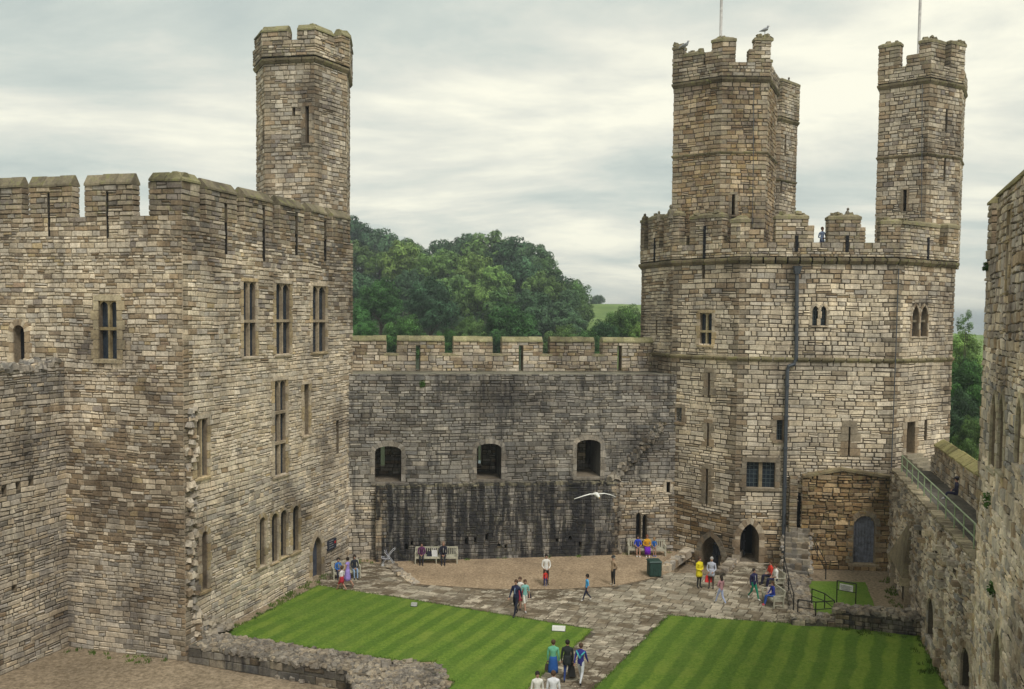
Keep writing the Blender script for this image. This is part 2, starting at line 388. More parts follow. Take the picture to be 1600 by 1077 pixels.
    while z < z1-.03:
        h_ = rr.uniform(*ch)
        if z+h_ > z1-.11: h_ = z1-z
        blk = [(h['u0']-.005, h['u1']+.005) for h in hs if min(z+h_, h['z1'])-max(z, h['z0']) > .3*h_]
        blk.sort(); segs = []; a = 0.0
        for b0, b1 in blk:
            if b0 > a: segs.append((a, b0))
            a = max(a, b1)
        if a < Ln: segs.append((a, Ln))
        for a, b in segs:
            u = a; first = True
            while u < b-.02:
                wd = rn.uniform(*cw)*(1.25 if h_ > (ch[0]+ch[1])/2 else .9); q = False
                if first and a == 0.0 and ql: wd = (.62, .36)[row % 2]; q = True
                if u+wd > b-.16: wd = b-u
                if b == Ln and qr and u+wd >= b-.001 and wd < .9: q = True
                first = False; ue = u+wd
                if topf and z+h_*.5 > topf((u+ue)/2): u = ue; continue
                if skip and rn.random() < skip: u = ue; continue
                parts_ = [(z, z+h_)]
                if not q and h_ > .19 and rn.random() < .16: zm_ = z+h_*rn.uniform(.4, .6); parts_ = [(z, zm_), (zm_, z+h_)]
                for za_, zb_ in parts_: stone(u, ue, za_, zb_, q)
                u = ue; continue
        z += h_; row += 1

def offset_poly(P, o):
    n_ = len(P); res = []
    for i in range(n_):
        a, b, c = Vector(P[i-1][:2]), Vector(P[i][:2]), Vector(P[(i+1) % n_][:2])
        d1 = (b-a).normalized(); d2 = (c-b).normalized(); n1_ = Vector((d1.y, -d1.x)); n2_ = Vector((d2.y, -d2.x)); m_ = (n1_+n2_).normalized()
        k = o/max(.35, m_.dot(n1_)); res.append((b.x+m_.x*k, b.y+m_.y*k))
    return res
def flatcap(mb, P, z, c=MORTAR, inner=None):
    if inner is None: mb.face([(p[0], p[1], z) for p in P], c)
    else:
        n_ = len(P)
        for i in range(n_):
            j = (i+1) % n_; mb.face([(P[i][0], P[i][1], z), (P[j][0], P[j][1], z), (inner[j][0], inner[j][1], z), (inner[i][0], inner[i][1], z)], c)
def string_course(P, z, h, o, name, parent, closed=True, m=None, c=(.22, .185, .125)):
    mb = MB(); A = offset_poly(P, -.02); B = offset_poly(P, o); n_ = len(P)
    rn = random.Random(int(z*100))
    for i in range(n_ if closed else n_-1):
        j = (i+1) % n_; a0, a1, b0, b1 = Vector(A[i]), Vector(A[j]), Vector(B[i]), Vector(B[j]); k = max(1, int((b1-b0).length/.7))
        for q in range(k):
            s0, s1 = q/k, (q+1)/k-.01
            p, r, s_, t = a0.lerp(a1, s0), a0.lerp(a1, s1), b0.lerp(b1, s1), b0.lerp(b1, s0); kk = rn.uniform(.7, 1.2); cc = (c[0]*kk, c[1]*kk, c[2]*kk); dz = rn.uniform(-.012, .012)
            p2, r2 = p.lerp(t, .45), r.lerp(s_, .45)
            mb.hexa([(p2.x, p2.y, z+dz), (r2.x, r2.y, z+dz), (s_.x, s_.y, z+h*.45+dz), (t.x, t.y, z+h*.45+dz), (p.x, p.y, z+h+dz), (r.x, r.y, z+h+dz), (s_.x, s_.y, z+h*.75+dz), (t.x, t.y, z+h*.75+dz)], cc)
    return mb.build(name, m or M_CAP, parent)
def coping(mb, P0, P1, thick, z, h, over=.09, flatw=.12, seed=0, e=.02, c=None, step=.75):
    """weathered pitched capping over a wall piece whose outer face runs P0 -> P1"""
    rn = random.Random(seed+99); P0 = Vector((P0[0], P0[1], 0)); P1 = Vector((P1[0], P1[1], 0)); Ln = (P1-P0).length; d = (P1-P0)/Ln; n = Vector((d.y, -d.x, 0))
    k = max(1, round(Ln/step))
    for q in range(k):
        a = -e+(Ln+2*e)*q/k+(.008 if q else 0); b = -e+(Ln+2*e)*(q+1)/k; cc = c or (.30, .28, .17); f = rn.uniform(.75, 1.15); cc = (cc[0]*f, cc[1]*f, cc[2]*f); dz = rn.uniform(-.02, .02)
        prof = [(over, 0), (over, .09), (-thick/2+flatw, h), (-thick/2-flatw, h), (-thick-over, .09), (-thick-over, 0)]
        A = [P0+d*a+n*o+Vector((0, 0, z+zz_+dz)) for o, zz_ in prof]; B = [P0+d*b+n*o+Vector((0, 0, z+zz_+dz)) for o, zz_ in prof]
        for i in range(6):
            j = (i+1) % 6; mb.face([A[i], B[i], B[j], A[j]], cc)
        mb.face(A[::-1], cc); mb.face(B, cc)
def merlon(P0, P1, u0, u1, z0, z1, thick, parent, seed, holes=(), pal=None, cop=.38, m=None, name='merlon', ccol=None, extra=None, caph=None, gap=.021, flatw=.12):
    """one tooth of a battlement on the wall P0 -> P1 between u0 and u1"""
    P0 = Vector((P0[0], P0[1])); P1 = Vector((P1[0], P1[1])); d = (P1-P0).normalized(); n = Vector((d.y, -d.x)); mb = MB()
    a = P0+d*u0; b = P0+d*u1; c = b-n*thick; e_ = a-n*thick; Q = [a, b, c, e_]
    hh = []
    for h in holes:
        q = dict(h); q['u0'] -= u0; q['u1'] -= u0; q['depth'] = thick+.01; q['back'] = q.get('shut', False); hh.append(q)
    facade(mb, a, b, z0, z1, pal, hh, seed=seed, gap=gap)
    facade(mb, b, c, z0, z1, pal, seed=seed+1, gap=gap); facade(mb, e_, a, z0, z1, pal, seed=seed+3, gap=gap)
    bk = []
    for h in hh:
        q = dict(h); q['u0'], q['u1'] = (u1-u0)-h['u1'], (u1-u0)-h['u0']; q['depth'] = 0; q['sur'] = 0; bk.append(q)
    facade(mb, c, e_, z0, z1, pal, bk if not any(h.get('shut') for h in hh) else (), seed=seed+2, gap=gap)
    flatcap(mb, Q, z1)
    o = mb.build(name, [m or M_STONE, M_PAINTDARK], parent)
    if cop:
        cm = MB(); coping(cm, a, b, thick, z1, cop, seed=seed, c=ccol, flatw=flatw); cm.build('coping_stone', M_CAP, o)
    return o
def box_wall(mb, P0, P1, thick, z0, z1, pal=None, seed=1, holes=(), **kw):
    P0 = Vector((P0[0], P0[1])); P1 = Vector((P1[0], P1[1])); d = (P1-P0).normalized(); n = Vector((d.y, -d.x)); Q = [P0, P1, P1-n*thick, P0-n*thick]
    facade(mb, Q[0], Q[1], z0, z1, pal, holes, seed=seed, **kw)
    kk = dict(kw); kk.pop('topf', None)
    for i in (1, 2, 3): facade(mb, Q[i], Q[(i+1) % 4], z0, z1, pal, seed=seed+i, **kk)
    flatcap(mb, Q, z1-.002); return Q

def window(P0, P1, h, parent, nl=2, transoms=(), heads=True, seed=0, inset=.22, mw=.10, c=(.34, .29, .19), bars=False, trefoil=False, name='window', glass=None):
    """mullions, transoms and cusped heads set in an opening, with leaded panes behind them"""
    P0 = Vector((P0[0], P0[1], 0)); P1 = Vector((P1[0], P1[1], 0)); d = (P1-P0).normalized(); n = Vector((d.y, -d.x, 0))
    def W(u, z, o=0.0): v = P0+d*u+n*o; return (v.x, v.y, z)
    u0, u1, z0, z1 = h['u0'], h['u1'], h['z0'], h['z1']; mb = MB(); lw = (u1-u0-mw*(nl-1))/nl; o0, o1 = -inset, -inset+.18
    def bx(a, b, za, zb, p=o1): mb.hexa([W(a, za, o0), W(b, za, o0), W(b, za, p), W(a, za, p), W(a, zb, o0), W(b, zb, o0), W(b, zb, p), W(a, zb, p)], c)
    for k in range(1, nl):
        a = u0+k*lw+(k-1)*mw; bx(a, a+mw, z0, z1)
    for t in transoms: zt = z0+(z1-z0)*t; bx(u0, u1, zt-.07, zt+.07, o1+.02)
    if heads:
        for k in range(nl):
            a = u0+k*(lw+mw); hh = min(lw*.9, (z1-z0)*.4); ol = outline(a, a+lw, z1-hh*1.15, z1-.04, 'pointed'); mid = len(ol)//2
            for pts, cu in ((ol[1:mid+1], a), (ol[mid:-1][::-1], a+lw)):
                poly = [(cu, z1)]+list(pts)
                if abs(pts[-1][0]-(a+lw/2)) < .02: poly.append((a+lw/2, z1))
                mb.face([W(p[0], p[1], o1-.03) for p in poly], c)
    o = mb.build(name, M_STONE, parent)
    pb = MB(); q = -inset-.02
    pb.face([W(u0, z0, q), W(u1, z0, q), W(u1, z1, q), W(u0, z1, q)], (1, 1, 1), 0)
    if bars:
        nx = max(3, int((u1-u0)/.22)); nz = max(3, int((z1-z0)/.25))
        for i in range(1, nx): uu = u0+(u1-u0)*i/nx; pb.beam(W(uu, z0, q+.02), W(uu, z1, q+.02), .022, .022, mi=1)
        for i in range(1, nz): zz_ = z0+(z1-z0)*i/nz; pb.beam(W(u0, zz_, q+.02), W(u1, zz_, q+.02), .025, .022, mi=1)
    pb.build('pane', [glass or M_GLASS, M_LEAD], o)
    return o
def px_merlons(P0, P1, spans, z0, thick, parent, seed, **kw):
    for i, s_ in enumerate(spans):
        xa, xb, yt = s_[:3]; ya = yt+20
        ua = WALL(xa, ya, P0, P1)[0]; ub = WALL(xb, ya, P0, P1)[0]; zt = WALL((xa+xb)/2, yt, P0, P1)[1]; cp = kw.get('cop', .38)
        merlon(P0, P1, max(ua, 0.0), ub, z0, zt-cp, thick, parent, seed+i*5, **kw)
# ---------------------------------------------------------------- towers with a polygonal plan
def V2(p): return Vector((p[0], p[1]))
def on_edge(P, e_, px, py):
    a, b = P[e_], P[(e_+1) % len(P)]; u = WALL(px, py, a, b)[0]; Ln = (V2(b)-V2(a)).length; u = min(max(u, 0), Ln)
    return V2(a)+(V2(b)-V2(a)).normalized()*u
def merlon_path(pts, z0, z1, thick, parent, seed, pal=None, cop=.38, m=None, cap='pitch', steps=(), holes=()):
    """a tooth that follows the parapet, round a corner if need be"""
    pts = [V2(p) for p in pts]; n_ = len(pts); inn = []
    for i in range(n_):
        ns = []
        if i > 0: d = (pts[i]-pts[i-1]).normalized(); ns.append(Vector((d.y, -d.x)))
        if i < n_-1: d = (pts[i+1]-pts[i]).normalized(); ns.append(Vector((d.y, -d.x)))
        m_ = sum(ns, Vector((0, 0))).normalized(); inn.append(pts[i]-m_*thick/max(.5, m_.dot(ns[0])))
    mb = MB(); Q = pts+inn[::-1]
    for i in range(len(Q)):
        a, b = Q[i], Q[(i+1) % len(Q)]; e1 = i < n_-1
        hh = [h for h in holes if h.get('seg', 0) == i] if e1 else ()
        facade(mb, a, b, z0, z1, pal, hh, seed=seed+i, ql=(not e1 or i == 0), qr=(not e1 or i == n_-2))
    flatcap(mb, Q, z1)
    for (side, ln, h_) in steps:      # broken shoulder beside the tooth
        d = (pts[0]-pts[1]).normalized() if side == 0 else (pts[-1]-pts[-2]).normalized(); p = pts[0] if side == 0 else pts[-1]; q = inn[0] if side == 0 else inn[-1]
        a, b, c, e_ = (p+d*ln, p, q, q+d*ln) if side == 0 else (p, p+d*ln, q+d*ln, q)
        for x, y in ((a, b), (b, c), (c, e_), (e_, a)): facade(mb, x, y, z0, z0+h_, pal, seed=seed+17)
        flatcap(mb, [a, b, c, e_], z0+h_, BEIGE)
    o = mb.build('merlon', [m or M_STONE, M_PAINTDARK], parent)
    if cop:
        cm = MB()
        if cap == 'pitch':
            for i in range(n_-1): coping(cm, pts[i], pts[i+1], thick, z1, cop, seed=seed+i, e=.04 if n_ == 2 else .0)
        else:
            Q2 = offset_poly(Q, .07); Q3 = offset_poly(Q, -.14); k = len(Q2); cc = (.27, .24, .16)
            for i in range(k):
                j = (i+1) % k
                cm.face([(*Q2[i], z1), (*Q2[j], z1), (*Q2[j], z1+cop*.55), (*Q2[i], z1+cop*.55)], cc); cm.face([(*Q2[i], z1+cop*.55), (*Q2[j], z1+cop*.55), (*Q3[j], z1+cop), (*Q3[i], z1+cop)], cc)
            cm.face([(*p, z1+cop) for p in Q3], cc); cm.face([(*p, z1) for p in Q2[::-1]], (.1, .09, .07))
            if cap != 'pitch':
                rq = random.Random(seed+5); pc = sum(Q, Vector((0, 0)))/len(Q)
                for q in range(rq.randint(5, 9)):
                    p = pc.lerp(rq.choice(Q), rq.uniform(.1, .8)); r_ = rq.uniform(.1, .24); cm.blob((p.x, p.y, z1+cop+rq.uniform(-.06, .05)), (r_, r_*.8, r_*.55), (.25, .22, .15), 0, rq, 6, 4, .25)
        cm.build('coping_stone', M_CAP, o)
    return o
def crown(P, zs, zsill, thick, parent, spans, seed, over=.16, pal=None, m=None, cap='pitch', cop=.38, backs=(), ztop=None, edges=None):
    """parapet above the string course: continuous base, then teeth"""
    PO = offset_poly(P, over); PI = offset_poly(P, over-thick); mb = MB(); n_ = len(P)
    for i in range(n_):
        facade(mb, PO[i], PO[(i+1) % n_], zs, zsill, pal, seed=seed+i, rowseed=seed)
        a, b = PI[(i+1) % n_], PI[i]; mb.face([(a[0], a[1], zs), (b[0], b[1], zs), (b[0], b[1], zsill), (a[0], a[1], zsill)], (.25, .21, .16))
    flatcap(mb, PO, zsill, (.27, .25, .16), PI); flatcap(mb, PI, zs+.3, (.2, .19, .17))
    mb.build('parapet', [m or M_STONE, M_PAINTDARK], parent)
    for i, s_ in enumerate(spans):
        (e0, xa), (e1, xb), yt = s_[:3]; st = s_[3] if len(s_) > 3 else ()
        ya = yt+18; a = on_edge(PO, e0, xa, ya); b = on_edge(PO, e1, xb, ya); pts = [a]
        k = e0
        while k != e1: k = (k+1) % n_; pts.append(V2(PO[k]))
        pts.append(b); mid = pts[len(pts)//2] if len(pts) > 2 else (a+b)/2; zt = D((xa+xb)/2, yt, mid.y).z
        merlon_path(pts, zsill, zt-cop, thick, parent, seed+31*i, pal, cop, m, cap, st)
    zt = ztop or zsill+1.4
    for e_ in backs:
        a, b = V2(PO[e_]), V2(PO[(e_+1) % n_]); merlon_path([a.lerp(b, .22), a.lerp(b, .78)], zsill, zt-cop, thick, parent, seed+900+e_, pal, cop, m, cap)

# ================================================================ SETTING: ground
Z_LOW = -.6
C1 = G(290, 1033, Z_LOW); C2 = G(545, 876, 0); C0 = G(107, 1010, Z_LOW)
fd = (V2(C0)-V2(C1)).normalized(); CL = V2(C0)+fd*14           # front wall runs on to the left
CWa = G(560, 876, 0); CWb = G(1045, 862, 0); cwd = (V2(CWb)-V2(CWa)).normalized()
P_CW0 = V2(CWa)-cwd*1.2; P_CW1 = V2(CWb)+cwd*3.2
rcA = G(1392, 903, 0); rcB = G(1478, 1068, 0); rcd = (V2(rcB)-V2(rcA)).normalized()

def ground_mat(name, stops, sc1, sc2, bumpv=.3, bd=.02, rough=.95):
    m = mat(name, rough=rough, spec=.15); t = NT(m); P = t.n('ShaderNodeNewGeometry').outputs['Position']
    a = t.noise(P, sc1, 5, .65); b = t.noise(P, sc2, 4, .6)
    c = t.mix('MULTIPLY', 1, t.ramp(a, stops), t.ramp(b, [(.3, g1(.8)), (.7, g1(1.15))])); t.l(c, t.b.inputs['Base Color'])
    t.bump(t.noise(P, 30, 4, .7), bumpv, bd); return m
M_GRAVEL = ground_mat('tan_gravel', [(.3, (.19, .135, .085)), (.5, (.37, .275, .18)), (.7, (.54, .42, .29))], 9, .5, .6, .03)
M_EARTH = ground_mat('gravel_ground', [(.3, (.15, .115, .075)), (.5, (.28, .22, .15)), (.7, (.42, .335, .24))], 6, .35, .5, .03)
def grass_mat(name, stripes=True, amp_=(.5, 1.0)):
    m = mat(name, rough=.9, spec=.15); t = NT(m); P = t.n('ShaderNodeNewGeometry').outputs['Position']
    a = t.noise(P, 9, 7, .8); b = t.noise(P, .6, 5, .7)
    c = t.ramp(a, [(.25, (.045, .10, .012)), (.5, (.105, .19, .026)), (.78, (.22, .31, .06))])
    c = t.mix('MIX', t.math('MULTIPLY', t.ramp(b, [(.45, g1(0)), (.7, g1(1))]), .45), c, (.19, .25, .05))
    c = t.mix('MIX', t.math('MULTIPLY', t.ramp(t.noise(P, 1.7, 6, .75), [(.58, g1(0)), (.72, g1(1))]), .4), c, (.20, .21, .06))
    if stripes:
        d1 = V2(G(925, 985))-V2(G(825, 1077)); d1.normalize(); sp = t.n('ShaderNodeSeparateXYZ'); t.l(P, sp.inputs[0])
        q = t.math('ADD', t.math('MULTIPLY', sp.outputs[0], d1.y), t.math('MULTIPLY', sp.outputs[1], -d1.x))
        q = t.math('ADD', q, t.math('MULTIPLY', t.noise(P, .35, 2), .5))
        s_ = t.math('SINE', t.math('MULTIPLY', q, 2*math.pi/1.1)); s_ = t.math('ADD', t.math('MULTIPLY', s_, .5), .5)
        amp = t.ramp(t.noise(P, .16, 3), [(.35, g1(amp_[0])), (.6, g1(amp_[1]))])
        c = t.mix('MULTIPLY', amp, c, t.ramp(s_, [(.3, (.74, .80, .74)), (.7, (1.42, 1.25, 1.15))]))
    t.l(c, t.b.inputs['Base Color']); t.bump(t.noise(P, 55, 4, .75), .7, .03); return m
M_GRASS = grass_mat('mown_grass', True, (.45, .85)); M_GRASSL = grass_mat('mown_grass_faint', True, (.2, .7)); M_GRASS2 = grass_mat('short_grass', False)

def sheet(name, pts, mt, z=None, sub=0, kind='structure', **kw):
    mb = MB(); mb.face([(p[0], p[1], z if z is not None else p[2]) for p in pts]); o = mb.build(name, mt, loc=(0, 0, 0)); tag(o, kind=kind); return o
sheet('ground', [(-60, -30), (60, -30), (60, 75), (-60, 75)], M_EARTH, Z_LOW)
# stub-wall line dividing the gravel yard from the raised courtyard
S1 = G(300, 1016, 0); S2 = G(545, 1048, 0); S3 = G(640, 1076, 0); sdir = (V2(S2)-V2(S1)).normalized(); S4 = V2(S2)+sdir*3
pitFR = V2(G(1128, 897)); pitFL = V2(G(1052, 894)); pitL = V2(G(1078, 864))+Vector((0, 1.5)); pitR = V2(G(1130, 872))+Vector((.1, 2.0))
yard = [V2(C1)+Vector((.5, .4)), V2(S2), V2(G(700, 1080)), V2(G(700, 1080))+Vector((-.5, -16)), Vector((34, 8)), Vector((34, 76)), Vector((14.2, 76)), pitR, pitFR, pitFL, pitL, Vector((10.6, 76)), Vector((-24, 76)), Vector((-24, 60)), V2(C2)+Vector((-1, .5))]
# raised courtyard: a slab with real sides
ymb = MB(); flatcap(ymb, yard, 0.0, (.3, .27, .22))
for i in range(len(yard)):
    a, b = yard[i], yard[(i+1) % len(yard)]; ymb.face([(a.x, a.y, Z_LOW), (b.x, b.y, Z_LOW), (b.x, b.y, 0), (a.x, a.y, 0)], (.2, .18, .15))
tag(ymb.build('courtyard_ground', M_EARTH), kind='structure')

# paving of worn flags: every flag its own low block in one sheet
def paving():
    m = mat('worn_flagstones', rough=.85, spec=.25); t = NT(m); P = t.n('ShaderNodeNewGeometry').outputs['Position']
    at_ = t.n('ShaderNodeAttribute', attribute_name='tone')
    rot = t.n('ShaderNodeMapping'); rot.inputs['Rotation'].default_value = (0, 0, R(8)); rot.inputs['Scale'].default_value = (.7, 1.3, 1); t.l(P, rot.inputs[0])
    damp = t.ramp(t.noise(rot.outputs[0], 1.5, 6, .72), [(.45, g1(0)), (.51, g1(1))]); big = t.ramp(t.noise(P, .16, 2, .5), [(.38, g1(.35)), (.6, g1(1))])
    c = t.mix('MULTIPLY', 1, at_.outputs['Color'], t.ramp(t.noise(P, 8, 5, .7), [(.3, g1(.7)), (.7, g1(1.25))]))
    c = t.mix('MIX', t.math('MULTIPLY', t.math('MULTIPLY', damp, big), .88), c, (.085, .06, .035)); t.l(c, t.b.inputs['Base Color'])
    t.bump(t.noise(P, 12, 5, .7), .6, .03)
    poly = [V2(G(*p)) for p in ((497, 917), (640, 938), (925, 985), (825, 1077))]
    a0 = V2(G(825, 1077)); dd = (V2(G(825, 1077))-V2(G(925, 985))).normalized(); poly.append(a0+dd*22)
    b0 = V2(G(930, 1077)); dd2 = (b0-V2(G(1045, 963))).normalized(); poly += [b0+dd2*20, V2(G(1045, 963)), V2(G(1240, 976)), V2(G(1268, 966)), V2(G(1262, 900)), V2(G(1240, 880)), V2(G(1162, 874)), V2(G(1130, 897)), V2(G(1050, 896)), V2(G(1030, 903)), V2(G(960, 918)), V2(G(860, 923)), V2(G(760, 922)), V2(G(640, 914)), V2(G(612, 882)), V2(G(548, 875)), V2(G(500, 900))]
    def inside(x, y):
        c_ = False; j = len(poly)-1
        for i in range(len(poly)):
            xi, yi = poly[i]; xj, yj = poly[j]
            if (yi > y) != (yj > y) and x < (xj-xi)*(y-yi)/(yj-yi)+xi: c_ = not c_
            j = i
        return c_
    mb = MB(); rn = random.Random(3); base = MB(); base.face([(p.x, p.y, .006) for p in poly], (.10, .085, .065))
    tag(base.build('path_bed', m, loc=(0, 0, 0)), kind='structure')
    dirx = (V2(G(925, 985))-V2(G(640, 938))).normalized(); diry = Vector((-dirx.y, dirx.x)); v = 6.0
    while v < 72:
        rh = rn.uniform(.3, .65); u = -45+rn.random()
        while u < 10:
            ww = rn.uniform(.3, .85); c0 = dirx*(u+ww/2)+diry*(v+rh/2)
            if inside(c0.x, c0.y):
                k = rn.uniform(.75, 1.12); c = rn.choice([(.50, .44, .34), (.43, .385, .30), (.56, .49, .38), (.37, .33, .25), (.29, .24, .17)]); c = (c[0]*k, c[1]*k, c[2]*k)
                z = .012+rn.uniform(0, .018); g = .02; q = []
                for a, b in ((u+g, v+g), (u+ww-g, v+g), (u+ww-g, v+rh-g), (u+g, v+rh-g)):
                    p = dirx*(a+rn.uniform(-.02, .02))+diry*(b+rn.uniform(-.02, .02)); q.append(p)
                n0 = len(mb.v)
                for p in q: mb.v.append((p.x, p.y, .007))
                cc = sum(q, Vector((0, 0)))/4
                for p in q: p2 = p+(cc-p).normalized()*.02; mb.v.append((p2.x, p2.y, z+.01+rn.uniform(-.006, .006)))
                for f in ((4, 5, 6, 7), (0, 1, 5, 4), (1, 2, 6, 5), (2, 3, 7, 6), (3, 0, 4, 7)):
                    mb.f.append(tuple(n0+i for i in f)); mb.c.append(c); mb.m.append(0)
            u += ww
        v += rh
    tag(mb.build('paved_path', m, loc=(0, 0, 0)), kind='structure')
paving()
gp = [G(*p, .01) for p in ((612, 884), (640, 913), (760, 921), (860, 922), (960, 917), (1030, 902), (1046, 895), (1074, 866))]
gp = [Vector((p.x, p.y, .04)) for p in gp]+[Vector((P_CW1.x, P_CW1.y+.3, .04)), Vector((P_CW0.x, P_CW0.y+.3, .04))]
sheet('gravel_area', gp, M_GRAVEL)
# lawns: slightly raised turf with an uneven cut edge
def lawn(name, pts, mt, zt=.045):
    mb = MB(); P_ = []
    rn = random.Random(len(pts)); n_ = len(pts)
    for i in range(n_):
        a, b = V2(pts[i]), V2(pts[(i+1) % n_]); k = max(1, int((b-a).length/.4)); d = (b-a).normalized() if (b-a).length else Vector((1, 0)); nn = Vector((d.y, -d.x))
        for q in range(k): P_.append(a.lerp(b, q/k)+(nn*rn.uniform(-.02, .02) if q else nn*0))
    mb.face([(p.x, p.y, zt) for p in P_])
    for i in range(len(P_)):
        a, b = P_[i], P_[(i+1) % len(P_)]; mb.face([(a.x, a.y, .004), (b.x, b.y, .004), (b.x, b.y, zt), (a.x, a.y, zt)])
    o = mb.build(name, mt, loc=(0, 0, 0)); tag(o, kind='structure'); return o
dL = (V2(G(825, 1077))-V2(G(925, 985))).normalized(); dRr = (V2(G(930, 1077))-V2(G(1045, 963))).normalized()
left_poly = [V2(G(352, 992)), V2(G(372, 996)), V2(G(480, 1012)), V2(G(640, 1036)), V2(G(682, 1034)), V2(G(668, 1054)), V2(G(712, 1066)), V2(G(700, 1080)), V2(G(825, 1077))+dL*10+Vector((-6, 0)), V2(G(825, 1077))+dL*10, V2(G(925, 985)), V2(G(640, 938)), V2(G(497, 916)), V2(G(364, 985))]
lawn('lawn', left_poly, M_GRASSL)
right_poly = [V2(G(1045, 963)), V2(G(930, 1077))+dRr*19, Vector((14, 16)), V2(rcB)+rcd*12+Vector((-.05, 0)), V2(rcA)+rcd*8.6+Vector((-.2, 0)), V2(G(1440, 994)), V2(G(1240, 976))]
lawn('lawn', right_poly, M_GRASS)
lawn('lawn', [V2(G(*p)) for p in ((1262, 909), (1275, 966), (1372, 962), (1352, 911))], M_GRASS2)

# ================================================================ LEFT TOWER BLOCK
def pal_queen(rn, u, z):
    if z > 17.8+1.2*noise.noise((u*.4, z*.3, 2)): return tuple(x*.8 for x in pick(rn, T_MIX if rn.random() < .4 else [(PURP, 3), (BROWN, 3), (BEIGE, 2), (DGREY, 2), (LIGHT, 1)]))
    if z > 12: return pick(rn, T_MIX if rn.random() < max(0, (z-13)/6) else T_PALE)
    return pick(rn, T_PALE if rn.random() < .62 or z > 6.5 else T_GREYW)
def pal_front(rn, u, z):
    if z > 19+1.5*noise.noise((u*.4, z*.3, 5)): return tuple(x*.8 for x in pick(rn, [(PURP, 3), (BROWN, 3), (BEIGE, 3), (DGREY, 1), (GREY, 2), (LIGHT, .8)]))
    if 4.0 < z < 9.5+2*noise.noise((u*.5, 1, 1)) and u > 14.2 and rn.random() < .7: return tuple(x*.88 for x in pick(rn, T_OLD+[(BROWN, 3), (DKBR, 2)]))
    if z < 4.2: return pick(rn, T_GREYW)
    return pick(rn, T_PALE if rn.random() < .5 else T_OLD if rn.random() < .55 else T_MIX)
A0, A1 = CL, V2(C1); B0, B1 = V2(C1), V2(C2)+ (V2(C2)-V2(C1)).normalized()*.4
Z_TOP = WALL(262, 268, A0, A1)[1]; Z_SIL = Z_TOP-1.9
qt = thing('castle_tower', (C1.x, C1.y, Z_LOW), 'square stone tower block at the left with mullioned windows and one tall turret', 'tower')
slit = dict(reveal_shade=(.05, .045, .04), arch='flat', depth=.55, back=True, sur=.0)  # slit sides coloured near black for the dark inside
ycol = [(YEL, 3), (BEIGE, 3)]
fh = [H(A0, A1, 155, 184, 470, 561, 'flat', .55, True, .28, [((.50, .42, .26), 1)]), H(A0, A1, 22, 40, 508, 568, 'round', .4, True, .25, [(BEIGE, 1), (BROWN, 1)]),
      dict(H(A0, A1, 75, 78, 302, 370), **slit), dict(H(A0, A1, 166.5, 169.5, 300, 372), **slit)]
mb = MB(); facade(mb, A0, A1, Z_LOW, Z_SIL, pal_front, fh, seed=11, mortar=MORT_L, ql=False, chain=True, cw=(.2, .58))
mb.build('front_wall', [M_STONE, M_PAINTDARK], qt)
window(A0, A1, fh[0], qt, 2, (.52,), seed=1, c=(.46, .38, .22))
rh = [H(B0, B1, *q[:4], q[4], q[5], True, q[6], q[7]) for q in (
    (379, 399, 440, 557, 'flat', .3, .18, ycol), (430, 452, 443, 553, 'flat', .3, .18, ycol), (487, 508, 447, 550, 'flat', .3, .18, ycol),
    (428, 446, 594, 742, 'flat', .3, .2, ycol), (474, 482, 600, 680, 'flat', .3, .2, ycol), (525, 529, 658, 706, 'flat', .4, .0, None),
    (306, 323, 654, 745, 'flat', .3, .2, ycol), (314, 323, 830, 922, 'round', .3, .22, [(YEL, 1), (BEIGE, 1)]),
    (404, 413, 808, 884, 'round', .2, .2, ycol), (423, 433, 802, 879, 'round', .2, .12, ycol), (437, 447, 797, 870, 'round', .2, .12, ycol), (456, 466, 790, 862, 'round', .2, .2, ycol),
    (487, 502, 838, 908, 'pointed', .34, .28, ycol))]
for x, ya, yb in ((353, 317, 398), (412, 325, 408), (463, 337, 400), (508, 345, 408)):
    rh.append(dict(H(B0, B1, x-2, x+2, ya, yb), **slit))
mb = MB(); facade(mb, B0, B1, Z_LOW, Z_SIL, dim(pal_queen, 1.1), rh, seed=12, mortar=MORT_L, qr=True, cw=(.22, .7), ch=(.14, .26))
# torn toothing where a cross wall once met the corner
rn = random.Random(5); 
for h in rh: h['reveal_shade'] = (.14, .115, .085)  # merlon slit reveals given a painted shade tone
d2 = (B1-B0).normalized(); n2 = Vector((d2.y, -d2.x))
z = 0.1
while z < 10.6:
    hh = rn.uniform(.22, .42)
    for k in range(rn.randint(2, 3)):
        u = rn.uniform(.1, .75)+(.5 if z < 1.6 else 0); pr = rn.uniform(.05, .36)*(1.6 if z < 1.6 else 1); c = pick(rn, T_GREYW if rn.random() < .5 else T_RUB); p = B0+d2*u+n2*pr*.35
        mb.blob((p.x, p.y, z+rn.uniform(-.1, .1)), (rn.uniform(.12, .24), rn.uniform(.10, .2), hh*.4), c, 0, rn, 6, 4, .28)
    z += hh
mb.build('courtyard_wall', [M_STONE, M_PAINTDARK], qt)
for q, tr in zip(rh[:4], ((.47,), (.47,), (.47,), (.34, .66))): window(B0, B1, q, qt, 2, tr, inset=.17, mw=.09, c=(.42, .35, .26))
window(B0, B1, rh[6], qt, 2, (), inset=.17, c=(.40, .33, .22))
mbm = MB(); back = V2(C2)+Vector((-9, 5)); P_ = [B1, back, A0+Vector((0, 9))]
for a, b in ((P_[0], P_[1]), (P_[1], P_[2])): mbm.face([(a[0], a[1], Z_LOW), (b[0], b[1], Z_LOW), (b[0], b[1], Z_SIL), (a[0], a[1], Z_SIL)], BEIGE)
flatcap(mbm, [A0, A1, B1]+P_[1:], Z_SIL-.6, (.2, .19, .17)); mbm.build('rear_wall', M_STONE, qt)
